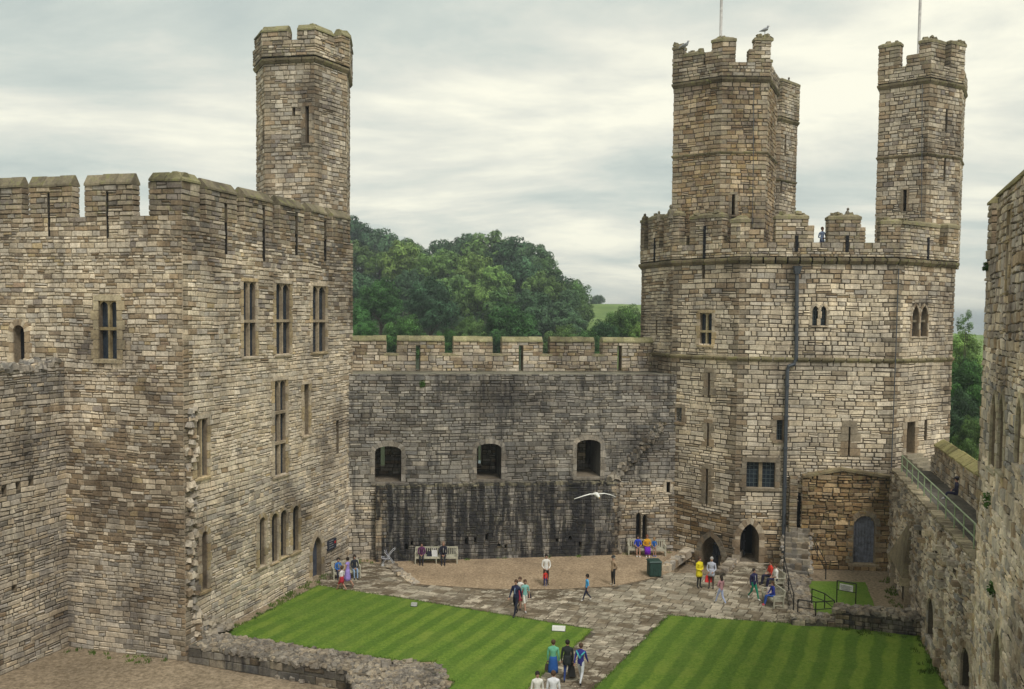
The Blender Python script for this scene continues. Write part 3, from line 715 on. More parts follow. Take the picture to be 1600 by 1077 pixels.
mpal = lambda rn, u, z: tuple(.8*x for x in pick(rn, [(PURP, 3), (BROWN, 3.4), (BEIGE, 3), (GREY, 2), (DGREY, 1), (LIGHT, .6)]))
CC = (.24, .21, .15)
for i, (xa, xb) in enumerate(((-60, 33), (47, 112), (133.5, 207))):
    ua = WALL(xa, 300, A0, A1)[0]; ub = WALL(xb, 300, A0, A1)[0]
    merlon(A0, A1, max(.1, ua), ub, Z_SIL, Z_TOP-.5, .42, qt, 40+i*7, holes=[dict(h, u0=h['u0'], u1=h['u1']) for h in fh[2:] if ua < h['u0'] < ub], pal=mpal, cop=.5, m=M_BROWN, ccol=CC, flatw=.05)
ua = A0+(A1-A0).normalized()*WALL(234, 300, A0, A1)[0]; ub = B0+d2*WALL(311, 300, B0, B1)[0]
merlon_path([ua, A1, ub], Z_SIL, Z_TOP-.42, .7, qt, 77, mpal, .42, M_BROWN)
for i, (xa, xb) in enumerate(((322, 369), (382, 425), (437, 474), (485, 510), (519, 546))):
    ua = WALL(xa, 320, B0, B1)[0]; ub = WALL(xb, 330, B0, B1)[0]
    merlon(B0, B1, ua, min(ub, (B1-B0).length), Z_SIL, Z_TOP-.55, .7, qt, 90+i*7, holes=[h for h in rh[13:] if ua < h['u0'] < ub], pal=mpal, cop=.5, m=M_BROWN, ccol=CC, flatw=.05)
# door leaf, plaque
du = rh[12]; mbd = MB(); q = -.3
ol = outline(du['u0'], du['u1'], du['z0'], du['z1'], 'pointed'); mbd.face([(*(B0+d2*p[0]+n2*q), p[1]) for p in ol]); mbd.build('door', M_DOORW, qt)
pu = RECT(B0, B1, 510, 523, 843, 858); pm = MB()
def wallbox(mb, P0, d, n, u0, u1, z0, z1, o0, o1, c=(1, 1, 1), mi=0):
    def W(u, z, o): v = P0+d*u+n*o; return (v.x, v.y, z)
    mb.hexa([W(u0, z0, o0), W(u1, z0, o0), W(u1, z0, o1), W(u0, z0, o1), W(u0, z1, o0), W(u1, z1, o0), W(u1, z1, o1), W(u0, z1, o1)], c, mi)
wallbox(pm, B0, d2, n2, pu[0], pu[1], pu[2], pu[3], .03, .12)
M_PLQ = simple('dark_blue_board', (.03, .035, .055), .5); M_RED = simple('red_paint', (.5, .03, .03), .5)
M_PALEINK = simple('pale_lettering', (.35, .35, .35), .6)
bo = pm.build('notice_board', M_PLQ, loc=(B0.x+d2.x*pu[0], B0.y+d2.y*pu[0], pu[2]))
tag(bo, 'small dark notice board on the wall right of the pointed door', 'sign')
pm = MB(); W_ = pu[1]-pu[0]
for k in range(4): wallbox(pm, B0, d2, n2, pu[0]+W_*.12, pu[0]+W_*(.62 if k != 2 else .5), pu[2]+.12+k*.13, pu[2]+.15+k*.13, .121, .126)
wallbox(pm, B0, d2, n2, pu[0]+W_*.75, pu[0]+W_*.9, (pu[2]+pu[3])/2, (pu[2]+pu[3])/2+.14, .121, .127, mi=1)
pm.build('lettering', [M_PALEINK, M_RED], bo)
# turret on the block's far corner
Qp = [D(401, 120, 55.5), D(414, 100, 53.6), D(491, 96, 53.0), D(541, 112, 55.4)]; Qp = [V2(p) for p in Qp]
ctr = Vector((-12.9, 56.6)); Qp += [ctr+Vector((2.2, 2.2)), ctr+Vector((.4, 3.4)), ctr+Vector((-2.3, 2.2))]
z_s = D(491, 97, 53).z; z_sl = D(457, 64, 53.3).z
def pal_tq(rn, u, z): return pick(rn, T_TUR if z < z_s else T_MIX)
tu = bpy.data.objects.new('turret', None); col.objects.link(tu); tu.parent = qt; tu.location = Vector((ctr.x, ctr.y, 20))-wloc(qt)
qh = {1: [H(Qp[1], Qp[2], 477.5, 483.5, 166, 224, 'flat', .5, True, .2, [(QUOIN, 1), (BROWN, 1)]), H(Qp[1], Qp[2], 457, 461, 167, 181, 'flat', .4, True)],
      2: [H(Qp[2], Qp[3], 540, 543.5, 178, 237, 'flat', .4, True)], 0: [H(Qp[0], Qp[1], 410.5, 412.5, 172, 232, 'flat', .4, True)]}
mb = MB()
for i in range(len(Qp)): facade(mb, Qp[i], Qp[(i+1) % len(Qp)], 20.0, z_s, pal_tq, qh.get(i, ()), mortar=MORT_L, seed=60+i, rowseed=61, cw=(.3, .6), ch=(.2, .3))
mb.build('turret_wall', [M_STONE, M_PAINTDARK], tu)
string_course(Qp, z_s-.02, .38, .2, 'string_course', tu)
crown(Qp, z_s+.36, z_sl, .55, tu, [((0, 399), (1, 449), 41), ((1, 465), (2, 521), 36), ((2, 533), (3, 562), 50)], 300, over=.16, pal=lambda rn, u, z: pick(rn, T_MIX), backs=(3, 4, 5, 6), ztop=z_sl+1.5, m=M_BROWN)

# ================================================================ LOW RUINED WALL at the far left
lw0 = G(0, 1056, Z_LOW); lwd = (V2(C0)-V2(lw0)).normalized(); LP0 = V2(C0)-lwd*14; LP1 = V2(C0)
zt = WALL(50, 572, LP0, LP1)[1]
def tf(u): return zt+.25*noise.noise((u*.9, 3.3, 0))+.12*noise.noise((u*3.1, 1.7, 0))
lh = [H(LP0, LP1, x-3.5, x+3.5, y-6, y+6, 'flat', .5, True) for x, y in ((6, 768), (28, 760), (48, 754), (22, 918))]
def pal_lw(rn, u, z): return pick(rn, T_DARK if z > zt-1.6 else T_OLD if z > 10 and rn.random() < .4 else T_GREYW)
mb = MB(); n3 = Vector((lwd.y, -lwd.x)); facade(mb, LP0, LP1, Z_LOW, zt+.3, pal_lw, lh, seed=21, topf=tf, ql=False, qr=False, proud=(.01, .06))
rn = random.Random(8)
rw = MB()
for k in range(420):
    u = rn.uniform(0, 14); o = -rn.uniform(0, 1.6); p = LP0+lwd*u+n3*o
    rw.blob((p.x, p.y, tf(u)-.08+rn.uniform(-.05, .14)), (rn.uniform(.12, .3), rn.uniform(.12, .3), rn.uniform(.08, .17)), pick(rn, T_DARK), 0, rn, 6, 4, .25)
a, b = LP0-n3*1.8, LP1-n3*1.8
mb.face([(LP0.x, LP0.y, zt-.2), (LP1.x, LP1.y, zt-.2), (b.x, b.y, zt-.2), (a.x, a.y, zt-.2)], DGREY)
mb.face([(b.x, b.y, Z_LOW), (a.x, a.y, Z_LOW), (a.x, a.y, zt-.2), (b.x, b.y, zt-.2)], GREY); mb.face([(a.x, a.y, Z_LOW), (LP0.x, LP0.y, Z_LOW), (LP0.x, LP0.y, zt-.2), (a.x, a.y, zt-.2)], GREY)
lwall = thing('ruined_wall', (LP1.x, LP1.y, Z_LOW), 'ragged-topped grey wall at the far left edge, meeting the big tower block', 'wall')
mb.build('wall_face', [masonry('weathered_grey_masonry', .45, .1), M_PAINTDARK], lwall); rw.build('rubble_top', M_DARKST, lwall)

# ================================================================ CURTAIN WALL
zc_led = WALL(780, 756, P_CW0, P_CW1)[1]; zc_walk = WALL(780, 585, P_CW0, P_CW1)[1]
cw = thing('curtain_wall', (P_CW0.x, P_CW0.y, 0), 'grey curtain wall with three deep windows and black streaks, between the two great towers', 'wall')
cn = Vector((cwd.y, -cwd.x)); LNC = (P_CW1-P_CW0).length
def ux(px, py, P0=P_CW0, P1=P_CW1): return WALL(px, py, P0, P1)[0]
u_scar0 = ux(955, 700)
def greyed(f, k=.5, m=.78):
    def g(rn, u, z):
        c = f(rn, u, z); v = (c[0]+c[1]+c[2])/3; return tuple((x*(1-k)+v*k*y)*m for x, y in zip(c, (1.0, .99, .98)))
    return g
def pal_cw(rn, u, z):
    if u > u_scar0-1.0 and abs(z-(4.8+(u-u_scar0)*1.1)) < 1.3: return pick(rn, T_DARK)
    if u > u_scar0+.5: return pick(rn, T_OLD if rn.random() < .3 else T_GREYW)
    if (u < 2.8 or 4.2 < u < 6.5) and z > 4: return pick(rn, T_DARK if rn.random() < .5 else T_GREYW)
    return tuple(.86*x for x in pick(rn, T_GREYW if rn.random() < .6 else T_CURT))
T_CURT = [(GREY, 4), (DGREY, 3), (SLATE, 2), (BEIGE, 1)]
ch_ = [H(P_CW0, P_CW1, *q, 'seg', 3.0, False, .26, [(GREY, 1), (DGREY, 2)]) for q in ((586, 627, 697, 753), (745, 783, 693, 749), (901, 938, 687, 745))]
for h in ch_: h['reveal_shade'] = (.13, .125, .12)  # embrasure sides painted dark for their inner shade
frn = [H(P_CW0, P_CW1, 994, 1001, 801, 850, 'pointed', .35, True), H(P_CW0, P_CW1, 1004, 1010, 804, 850, 'pointed', .35, True), H(P_CW0, P_CW1, 1041, 1047, 739, 770, 'flat', .3, True, .14, [(GREYL, 1)])]
mb = MB(); facade(mb, P_CW0, P_CW1, zc_led-.05, zc_walk, greyed(pal_cw), ch_, seed=31, ql=False, qr=False, cw=(.24, .8), ch=(.15, .28))
for a, b in ((0.0, ux(588, 820)), (ux(962, 820), LNC)):
    facade(mb, P_CW0+cwd*a, P_CW0+cwd*b, 0, zc_led-.05, holes=[dict(h, u0=h['u0']-a, u1=h['u1']-a) for h in frn], pal= (lambda rn, u, z: pick(rn, T_GREYW)) if a == 0 else (lambda rn, u, z: pick(rn, T_GREYW if rn.random() < .7 else T_OLD)), seed=33+int(a), ql=False, qr=False, cw=(.28, .7))
rk = P_CW0-cn*2.85; rk1 = P_CW1-cn*2.85
for i, (h, sx) in enumerate(zip(ch_, (598, 750.5, 918))):
    us = ux(sx, (720), rk, rk1); s = dict(u0=us-.13, u1=us+.13, z0=h['z0']+.35, z1=h['z1']-.25, arch='flat', depth=1.0, back=(i == 2), sur=0)
    ua, ub = h['u0']-.7, h['u1']+.7; s['u0'] -= ua; s['u1'] -= ua
    facade(mb, rk+cwd*ua, rk+cwd*ub, h['z0']-.3, h['z1']+.3, flat(T_DARK), [s], seed=70+i, ql=False, qr=False)
# walk and its weathered front edge
e0, e1 = P_CW0-cn*5.2, P_CW1-cn*5.2
mb.face([(P_CW0.x, P_CW0.y, zc_walk), (P_CW1.x, P_CW1.y, zc_walk), (e1.x, e1.y, zc_walk), (e0.x, e0.y, zc_walk)], (.26, .25, .2))
mb.face([(e1.x, e1.y, -1), (e0.x, e0.y, -1), (e0.x, e0.y, 4), (e1.x, e1.y, 4)], GREY)
# broken stair line at the right end
rn = random.Random(77)
for k in range(150):
    t = rn.random(); u = u_scar0+t*3.4; z = 4.7+t*3.6+rn.uniform(-.28, .28); c = tuple(.7*x for x in pick(rn, T_DARK if rn.random() < .5 else T_GREYW)); p = P_CW0+cwd*u+cn*rn.uniform(-.03, .14)
    mb.blob((p.x, p.y, z), (rn.uniform(.12, .3), rn.uniform(.1, .25), rn.uniform(.08, .16)), c, 0, rn, 6, 4, .3)
for k in range(110):
    z = rn.uniform(0, 5.2); u = u_scar0+rn.uniform(-.1, .55); c = tuple(.65*x for x in pick(rn, T_GREYW)); p = P_CW0+cwd*u+cn*rn.uniform(.0, .42)
    mb.blob((p.x, p.y, z), (rn.uniform(.14, .3), rn.uniform(.14, .28), rn.uniform(.09, .17)), c, 0, rn, 6, 4, .3)
for t in (0, 1):
    for k in range(26):
        u = ux(1005, 600)+.8*t+k*.0; z = 8.3+k*.13
mb.build('wall_face', [masonry('grey_streaked_masonry', .62, .06), M_PAINTDARK], cw)
mb = MB(); Lp0 = P_CW0+cwd*ux(588, 820)+cn*.55; Lp1 = P_CW0+cwd*(ux(962, 820))+cn*.55
def pal_low(rn, u, z):
    return pick(rn, T_CURT if rn.random() < .75 else T_DARK)
rn = random.Random(4); lho = []
LL = (Lp1-Lp0).length
for k in range(22):
    u = rn.uniform(1.5, LL-1); zz_ = rn.uniform(.5, 1.2); lho.append(dict(u0=u, u1=u+rn.uniform(.1, .2), z0=zz_, z1=zz_+rn.uniform(.2, .45), arch='flat', depth=.35, back=True, sur=0))
lho.sort(key=lambda h: h['u0']); lho = [h for i, h in enumerate(lho) if i == 0 or h['u0'] > lho[i-1]['u1']+.15]
facade(mb, Lp0, Lp1, 0, zc_led, greyed(pal_low), lho, seed=41, ch=(.17, .26), cw=(.25, .6), proud=(.01, .05))
facade(mb, Lp0-cn*.6, Lp0, 0, zc_led, pal_low, seed=42); facade(mb, Lp1, Lp1-cn*.6, 0, zc_led, pal_low, seed=43)
flatcap(mb, [Lp0, Lp1, Lp1-cn*.6, Lp0-cn*.6], zc_led, (.3, .28, .2)); u = 0.0
while u < LL-.2:
    wd = rn.uniform(.2, .5); kk = rn.uniform(.6, 1.15); p = Lp0+cwd*u; dz = rn.uniform(-.05, .05); wallbox(mb, Lp0, cwd, cn, u, min(u+wd-.03, LL), zc_led-.02, zc_led+.1+dz, -.5, .05+rn.uniform(-.05, .06), (.36*kk, .33*kk, .24*kk)); u += wd
mb.build('thick_wall_base', [M_STAIN, M_PAINTDARK], cw)
# rear parapet
q0, q1 = P_CW0-cn*2.9, P_CW1-cn*2.9; zsill = WALL(780, 556, q0, q1)[1]; ztp = WALL(780, 526, q0, q1)[1]
sl_ = [H(q0, q1, x-3, x+3, 541, 582, 'flat', .8, False, .0, [(BROWN, 1), (YEL, 1)]) for x in (653, 814, 968)]
for h in sl_: h['z0'] = max(h['z0'], zc_walk+.05)
ppal = lambda rn, u, z: pick(rn, [(BEIGE, 4), (GREY, 3), (LIGHT, 2.5), (BROWN, 1.6), (YEL, .5)])
mb = MB(); facade(mb, q0, q1, zc_walk, zsill, ppal, sl_, seed=51, ql=False, qr=False)
Lq = (q1-q0).length; bk = [dict(h, u0=Lq-h['u1'], u1=Lq-h['u0'], depth=0) for h in sl_]
facade(mb, q1-cn*.8, q0-cn*.8, zc_walk-1, zsill, ppal, bk, seed=52); 
ws = [ux(x, 540, q0, q1) for x in (500, 603, 621, 694, 709, 769, 785, 847, 860, 928, 942, 1040)]
for i in range(5): wallbox(mb, q0, cwd, cn, ws[2*i+1]-.12, ws[2*i+2]+.12, zsill-.02, zsill+.13, -.84, .05, (.34, .31, .2))
flatcap(mb, [q0, q1, q1-cn*.8, q0-cn*.8], zsill-.004)
mb.build('parapet', [M_BROWN, M_PAINTDARK], cw)
for i in range(6):
    a, b = ws[2*i], ws[2*i+1]
    merlon(q0, q1, a, b, zsill+(.0), ztp-.34, .8, cw, 500+i*9, holes=[h for h in sl_ if a < h['u0'] < b], pal=ppal, cop=.34, m=M_BROWN, ccol=(.35, .33, .20), flatw=.2)
# ================================================================ GREAT POLYGONAL TOWER at the right
EP = [D(1001, 560, 61.3), D(1050, 560, 57.0), D(1153, 560, 53.7), D(1398, 560, 53.0), D(1487, 560, 56.4)]; EP = [V2(p) for p in EP]
EP += [Vector((30.1, 62)), Vector((28.5, 68.5)), Vector((21, 73)), Vector((13, 71.5)), Vector((9.9, 67))]
EPL = [V2(D(1023, 600, 60.0))]+EP[1:]; EPL[-1] = Vector((10.6, 66)); EPL = EPL[:1]+EPL[1:]
z2 = D(1240, 566, 53.4).z; z1 = D(1240, 412, 53.4).z; zsl = D(1285, 379, 53.2).z
et = thing('castle_tower', (EP[2].x, EP[2].y, 0), 'huge many-sided pale stone tower with three turrets and flagpoles, right of the curtain wall', 'tower')
BQ = [(tuple(.72*x for x in QUOIN), 3), (tuple(.75*x for x in BROWN), 2)]
def HE(e_, *q, **k): return H(EP[e_], EP[e_+1], *q, **k)
h0 = [HE(0, 1025, 1027, 503, 524, depth=.4)]
h1u = [HE(1, 1094, 1113, 489, 539, depth=.4, sur=.2, scol=[(YEL, 2), (BEIGE, 2)]), HE(1, 1097.5, 1101, 417, 436, depth=.5)]
h1l = [HE(1, 1106.5, 1110, 582, 618, depth=.5, sur=.3, scol=BQ, sill=False), HE(1, 1057, 1066, 637, 659, depth=.5, sur=.25, scol=BQ), HE(1, 1105, 1108.5, 661, 698, depth=.5, sur=.25, scol=BQ, sill=False),
       HE(1, 1103, 1107, 732, 788, depth=.5, sur=.3, scol=BQ, sill=False), HE(1, 1094, 1128, 838, 899, 'pointed', 2.2, sur=.3, scol=BQ, sill=False)]
h2u = [HE(2, 1269, 1278.5, 478, 509, 'pointed', depth=.35, sur=.13, scol=[(BEIGE, 2), (QUOIN, 1)]), HE(2, 1281.5, 1291, 478, 509, 'pointed', depth=.35, sur=.13, scol=[(BEIGE, 2), (QUOIN, 1)]), HE(2, 1166, 1169, 410, 414)]
h2l = [HE(2, 1166, 1211, 722, 762, depth=.35, sur=.28, scol=BQ), HE(2, 1156, 1186, 818, 879, 'pointed', 2.2, sur=.32, scol=[(BEIGE, 1), (BROWN, 1)]), HE(2, 1213, 1223, 656, 688, depth=.4, sur=.25, scol=BQ),
       HE(2, 1325, 1328, 667, 712, depth=.5, sur=.42, scol=BQ, sill=False), HE(2, 1318, 1330, 891, 903, depth=.5)]
h3u = [HE(3, 1437.5, 1448, 478, 526, 'pointed', depth=.5, sur=.13, scol=[(BROWN, 2), (BEIGE, 2)]), HE(3, 1424, 1434.5, 478, 526, 'pointed', depth=.5, sur=.13, scol=[(BROWN, 2), (BEIGE, 2)])]
h3l = [HE(3, 1415, 1428, 659, 709, depth=1.2, sur=.3, scol=[(BEIGE, 1), (BROWN, 1)]), HE(3, 1444, 1448, 655, 690, depth=.4)]
def pal_e(rn, u, z):
    if z > z1-2.2 and rn.random() < .5: return pick(rn, [(BEIGE, 3), (BROWN, 3), (GREY, 2)])
    return tuple(1.02*x for x in pick(rn, T_CREAM))
def pal_elow(rn, u, z):
    if z < 3.0+1.2*noise.noise((u*.5, 4, 4)) and rn.random() < .8: return tuple(x*y for x, y in zip(pick(rn, T_OLD), (.82, .74, .62)))
    return tuple(1.02*x for x in pick(rn, T_CREAM))
mb = MB()
for i in range(len(EP)):
    a, b = EP[i], EP[(i+1) % len(EP)]; al, bl = EPL[i], EPL[(i+1) % len(EP)]
    if i < 4 or i == 9:
        facade(mb, a, b, z2+.1, z1, pal_e, {0: h0, 1: h1u, 2: h2u, 3: h3u}.get(i, ()), seed=110+i, rowseed=111, ch=(.19, .36) if i != 0 else (.16, .26), cw=(.24, .85), gap=.027, mortar=(.10, .085, .068), qcol=BQ+[(BEIGE, 1.5)])
        facade(mb, al, bl, -.9, z2+.1, pal_elow, {1: h1l, 2: h2l, 3: h3l}.get(i, ()), seed=130+i, rowseed=131, ch=(.17, .32), cw=(.26, .95), gap=.027, mortar=(.10, .085, .068), qcol=BQ+[(BEIGE, 1.5)])
    else:
        mb.face([(a.x, a.y, -1), (b.x, b.y, -1), (b.x, b.y, z1), (a.x, a.y, z1)], BEIGE)
mb.build('tower_wall', [M_STONE, M_PAINTDARK], et)
string_course(EP, z2, .3, .17, 'string_course', et, c=(.27, .235, .15)); string_course(EP, z1-.02, .42, .26, 'string_course', et, c=(.19, .16, .11))
flatcap(mb2 := MB(), EP, z1+.1, (.2, .19, .17)); mb2.build('tower_roof', M_STONE, et)
window(EP[1], EP[2], h1u[0], et, 2, (.42,), c=(.42, .36, .23)); [window(EP[2], EP[3], q_, et, 1, (), heads=False, bars=True, inset=.2) for q_ in h2u[:2]]; [window(EP[3], EP[4], q_, et, 1, (.5,), heads=False, inset=.3, c=(.25, .22, .16)) for q_ in h3u]
window(EP[2], EP[3], h2l[0], et, 2, (), heads=False, bars=True, c=(.34, .28, .19), mw=.2); window(EP[2], EP[3], h2l[2], et, 1, (), heads=False, bars=True)
window(EP[1], EP[2], h1l[1], et, 1, (), heads=False, bars=True)
# panelled door leaves far back in the two arches
for P0, P1, h in ((EP[1], EP[2], h1l[4]), (EP[2], EP[3], h2l[1])):
    d = (P1-P0).normalized(); n = Vector((d.y, -d.x)); md = MB(); w0 = (h['u1']-h['u0'])
    for k in range(4): wallbox(md, P0, d, n, h['u0']+w0*(.03+k*.12), h['u0']+w0*(.12+k*.12), h['z0'], h['z0']+(h['z1']-h['z0'])*.62, -1.5, -1.42)
    for k in range(3): wallbox(md, P0, d, n, h['u0'], h['u0']+w0*.52, h['z0']+.2+k*.7, h['z0']+.3+k*.7, -1.42, -1.38)
    md.build('door', M_DOORW, et)
# drainpipe with hopper head
dE = (EP[3]-EP[2]).normalized(); nE = Vector((dE.y, -dE.x))
def EW(px, py, o=.2): u, z = WALL(px, py, EP[2], EP[3]); p = EP[2]+dE*u+nE*o; return Vector((p.x, p.y, z))
pb = MB(); pb.tube([EW(1244, 428), EW(1243, 560), EW(1240, 569), EW(1231, 572), EW(1229, 580), EW(1226, 700), EW(1222, 886)], .115, 8)
for y_, x_ in ((480, 1243.5), (520, 1243), (602, 1228.5), (650, 1227.5), (700, 1226), (760, 1225), (820, 1223.5)): a = EW(x_, y_); pb.tube([a+Vector((0, 0, -.06)), a+Vector((0, 0, .06))], .15, 8)
a = EW(1244, 421, .28); pb.hexa([a+Vector(v) for v in ((-.14, -.12, -.28), (.14, -.12, -.28), (.14, .14, -.28), (-.14, .14, -.28), (-.24, -.2, .18), (.24, -.2, .18), (.24, .2, .18), (-.24, .2, .18))])
pb.build('drainpipe', M_PIPE, et)
pb = MB(); dD = (EP[4]-EP[3]).normalized()
def EV(k, px, py, o=.12): u, z = WALL(px, py, EP[k], EP[k+1]); d = (EP[k+1]-EP[k]).normalized(); p = EP[k]+d*u+Vector((d.y, -d.x))*o; return Vector((p.x, p.y, z))
pb.tube([EV(2, 1403, 420, .14), EV(2, 1397, 560, .24), EV(2, 1391, 745, .14), EV(2, 1386, 880, .4)], .03, 6); pb.build('lightning_conductor', M_PIPE, et)
# parapet and teeth
FIG = []
crown(EP, z1+.4, zsl, .6, et, [((0, 999), (0, 1006.5), 341), ((0, 1014), (0, 1030), 336), ((0, 1038.5), (1, 1061), 330, ((1, .5, .55),)),
      ((1, 1079), (1, 1128), 333), ((1, 1143), (2, 1171), 339, ((1, .8, .75),)),
      ((2, 1213), (2, 1262), 334, ((1, .35, 1.0),)), ((2, 1295), (2, 1344), 335, ((1, .28, .9),)), ((2, 1377), (2, 1422), 342), ((2, 1437), (3, 1467), 342), ((3, 1481), (4, 1490), 350)],
      700, over=.12, pal=lambda rn, u, z: pick(rn, T_TURB if rn.random() < .5 else T_TUR), cap='flat', cop=.32, backs=(5, 6, 7, 8, 9), m=M_BROWN)
PE = offset_poly(EP, .12)
for e_, x, ya, yb in ((1, 1102, 353, 404), (2, 1245, 368, 393), (2, 1324, 368, 394), (3, 1450, 371, 408), (0, 1024, 372, 410)):
    u, za = WALL(x, ya, PE[e_], PE[e_+1]); _, zb = WALL(x, yb, PE[e_], PE[e_+1]); d = (V2(PE[e_+1])-V2(PE[e_])).normalized(); n = Vector((d.y, -d.x)); mbs = MB(); wallbox(mbs, V2(PE[e_]), d, n, u-.09, u+.09, zb, za, .02, .072); mbs.build('painted_arrow_loop', M_PAINTDARK, et)  # near-black strips laid on the face paint the dark of the loops
# weather-worn carved figures standing on the teeth
def figure(x, yb, yt, Y):
    b = D(x, yb, Y); hgt = D(x, yt, Y).z-b.z; m_ = MB(); k = hgt
    m_.tube([b+Vector((0, 0, z)) for z in (-.15, .0, k*.35, k*.55, k*.66)], [.26*k+.05, .25*k, .3*k, .2*k, .1*k], 8, (.2, .18, .14)); m_.blob(b+Vector((.02, -.02, k*.82)), (.17*k, .17*k, .2*k), (.19, .17, .14), 0, random.Random(int(x)), 8, 6, .08)
    m_.build('carved_figure', M_BROWN, et, smooth=True)
for q in ((1007, 347, 334, 61), (1029, 342, 330, 58.6), (1048, 338, 320, 57), (1241, 336, 324, 53.6), (1324, 337, 325, 53.4), (1232, 131, 121, 69)): figure(*q)
# three turrets
def pal_t2(rn, u, z): return tuple(x*y for x, y in zip(pick(rn, T_TURB if rn.random() < .85 else T_TUR), (.86, .79, .70)))
def pal_t3(rn, u, z): return pick(rn, T_TUR)
zt1 = D(1126, 128, 56).z; zt2 = D(1126, 241, 56).z; ztsl = D(1160, 98, 56).z
def turret_on(P, name, holes, spans, backs, seed, pal, corner, m=M_STONE):
    t_ = bpy.data.objects.new('turret', None); col.objects.link(t_); t_.parent = et; c_ = sum(P, Vector((0, 0)))/len(P); t_.location = Vector((c_.x, c_.y, z1+.1))-wloc(et)
    mb = MB()
    for i in range(len(P)): facade(mb, P[i], P[(i+1) % len(P)], z1+.1, zt1, pal, holes.get(i, ()), seed=seed+i, rowseed=seed, cw=(.26, .6), ch=(.2, .33))
    mb.build('turret_wall', [m, M_PAINTDARK], t_); string_course(P, zt1-.02, .36, .18, 'string_course', t_); string_course(P, zt2, .22, .12, 'string_course', t_, c=(.25, .21, .14))
    crown(P, zt1+.33, ztsl, .5, t_, spans, seed+50, over=.1, pal=pal_t3, cap='flat', cop=.3, backs=backs, m=M_BROWN, ztop=ztsl+1.5); return t_, c_
TP1 = [V2(p) for p in (D(1052, 240, 57.8), D(1126, 240, 56.0), D(1197, 240, 56.0))]+[Vector(p) for p in ((17.2, 59.6), (15.6, 62.3), (12.8, 62.5), (11.0, 60.4))]
t1h = {1: [H(TP1[1], TP1[2], 1143, 1148, 304, 336, depth=.5, sur=.16, scol=BQ)]}
t1, c1 = turret_on(TP1, 'a', t1h, [((0, 1048), (0, 1066), 70), ((0, 1068), (0, 1098), 80), ((0, 1113), (1, 1149), 57, ((0, .4, .75),)), ((1, 1180), (2, 1201), 56, ((0, .35, .8),))], (3, 4, 5, 6), 800, pal_t2, 0, M_BROWN)
TP2 = [V2(p) for p in (D(1372, 240, 57.6), D(1449, 240, 55.8), D(1499, 240, 57.2))]+[Vector(p) for p in ((29.5, 59.6), (28.3, 61.9), (25.4, 62.2), (24.35, 59.9))]
t2h = {0: [H(TP2[0], TP2[1], 1411, 1417, 296, 330, depth=.5, sur=.1, scol=BQ)], 1: [H(TP2[1], TP2[2], 1477, 1480, 170, 205, depth=.4), H(TP2[1], TP2[2], 1474.5, 1477, 247, 283, depth=.4)]}
t2, c2 = turret_on(TP2, 'b', t2h, [((0, 1366), (0, 1406), 66), ((0, 1437), (1, 1476), 58, ((0, .7, .7),)), ((1, 1486), (2, 1506), 66)], (3, 4, 5), 840, pal_t3, 0)
TP3 = [Vector(p) for p in ((17, 67.2), (19.6, 66.8), (21.3, 68.4), (21.5, 70.6), (19.6, 72.3), (17.2, 71.8), (16, 69.4))]
t3h = {1: [H(TP3[1], TP3[2], 1225.5, 1228, 212, 246, depth=.4), H(TP3[1], TP3[2], 1219, 1221.5, 284, 302, depth=.4)]}
t3, c3 = turret_on(TP3, 'c', t3h, [((0, 1199), (0, 1209), 126), ((1, 1221), (2, 1241), 130)], (3, 4, 5, 6), 880, pal_t3, 0)
pb = MB(); pb.tube([EVp for EVp in (D(1178, 131, 55.6), D(1176, 350, 55.8))], .022, 5); pb.build('lightning_conductor', M_PIPE, t1)
pb = MB(); pb.tube([D(1441, 131, 55.75), D(1440, 340, 55.75)], .022, 5); pb.build('lightning_conductor', M_PIPE, t2)
for c_, x, Y, lb in ((c1, 1126, 58.6, 'white flagpole rising from the left front turret of the many-sided tower'), (c2, 1436, 58.8, 'white flagpole rising from the right turret of the many-sided tower')):
    p = D(x, 60, Y); fb = MB(); fb.tube([(p.x, p.y, zt1), (p.x, p.y, 36), (p.x, p.y, 41)], [.1, .09, .05], 10); fb.blob((p.x, p.y, 41.1), .14, nu=8, nv=6)
    tag(fb.build('flagpole', simple('flagpole_paint', (.5, .48, .46), .5), loc=(p.x, p.y, zt1), smooth=True), lb, 'flagpole', 'flagpoles on the great tower')
# brown patch of older gabled masonry against the wide face
PG0 = EP[2]+dE*WALL(1251, 800, EP[2], EP[3])[0]+nE*.3; PG1 = EP[2]+dE*WALL(1391, 800, EP[2], EP[3])[0]+nE*.3; LG = (PG1-PG0).length
zg0, zgp, zg1 = WALL(1252, 744, PG0, PG1)[1], WALL(1315, 733, PG0, PG1)[1], WALL(1388, 746, PG0, PG1)[1]; ug = WALL(1315, 740, PG0, PG1)[0]
def tg(u): return zg0+(zgp-zg0)*u/ug if u < ug else zgp+(zg1-zgp)*(u-ug)/(LG-ug)
hg = [H(PG0, PG1, 1333, 1367, 806, 880, 'round', .27, True, .28, BQ), H(PG0, PG1, 1313, 1331, 890, 904, depth=.6)]
hg[0]['z1'] = hg[0]['z1']
mb = MB(); facade(mb, PG0, PG1, 0, zgp+.2, lambda rn, u, z: tuple(x*y for x, y in zip(pick(rn, T_OLD+[(QUOIN, 2), (BROWN, 4), (DKBR, 2)]), (.80, .68, .52))), hg, seed=151, topf=tg, ql=False, qr=False, ch=(.16, .32), cw=(.22, .7), proud=(.0, .13), gap=.028, jit=.022)
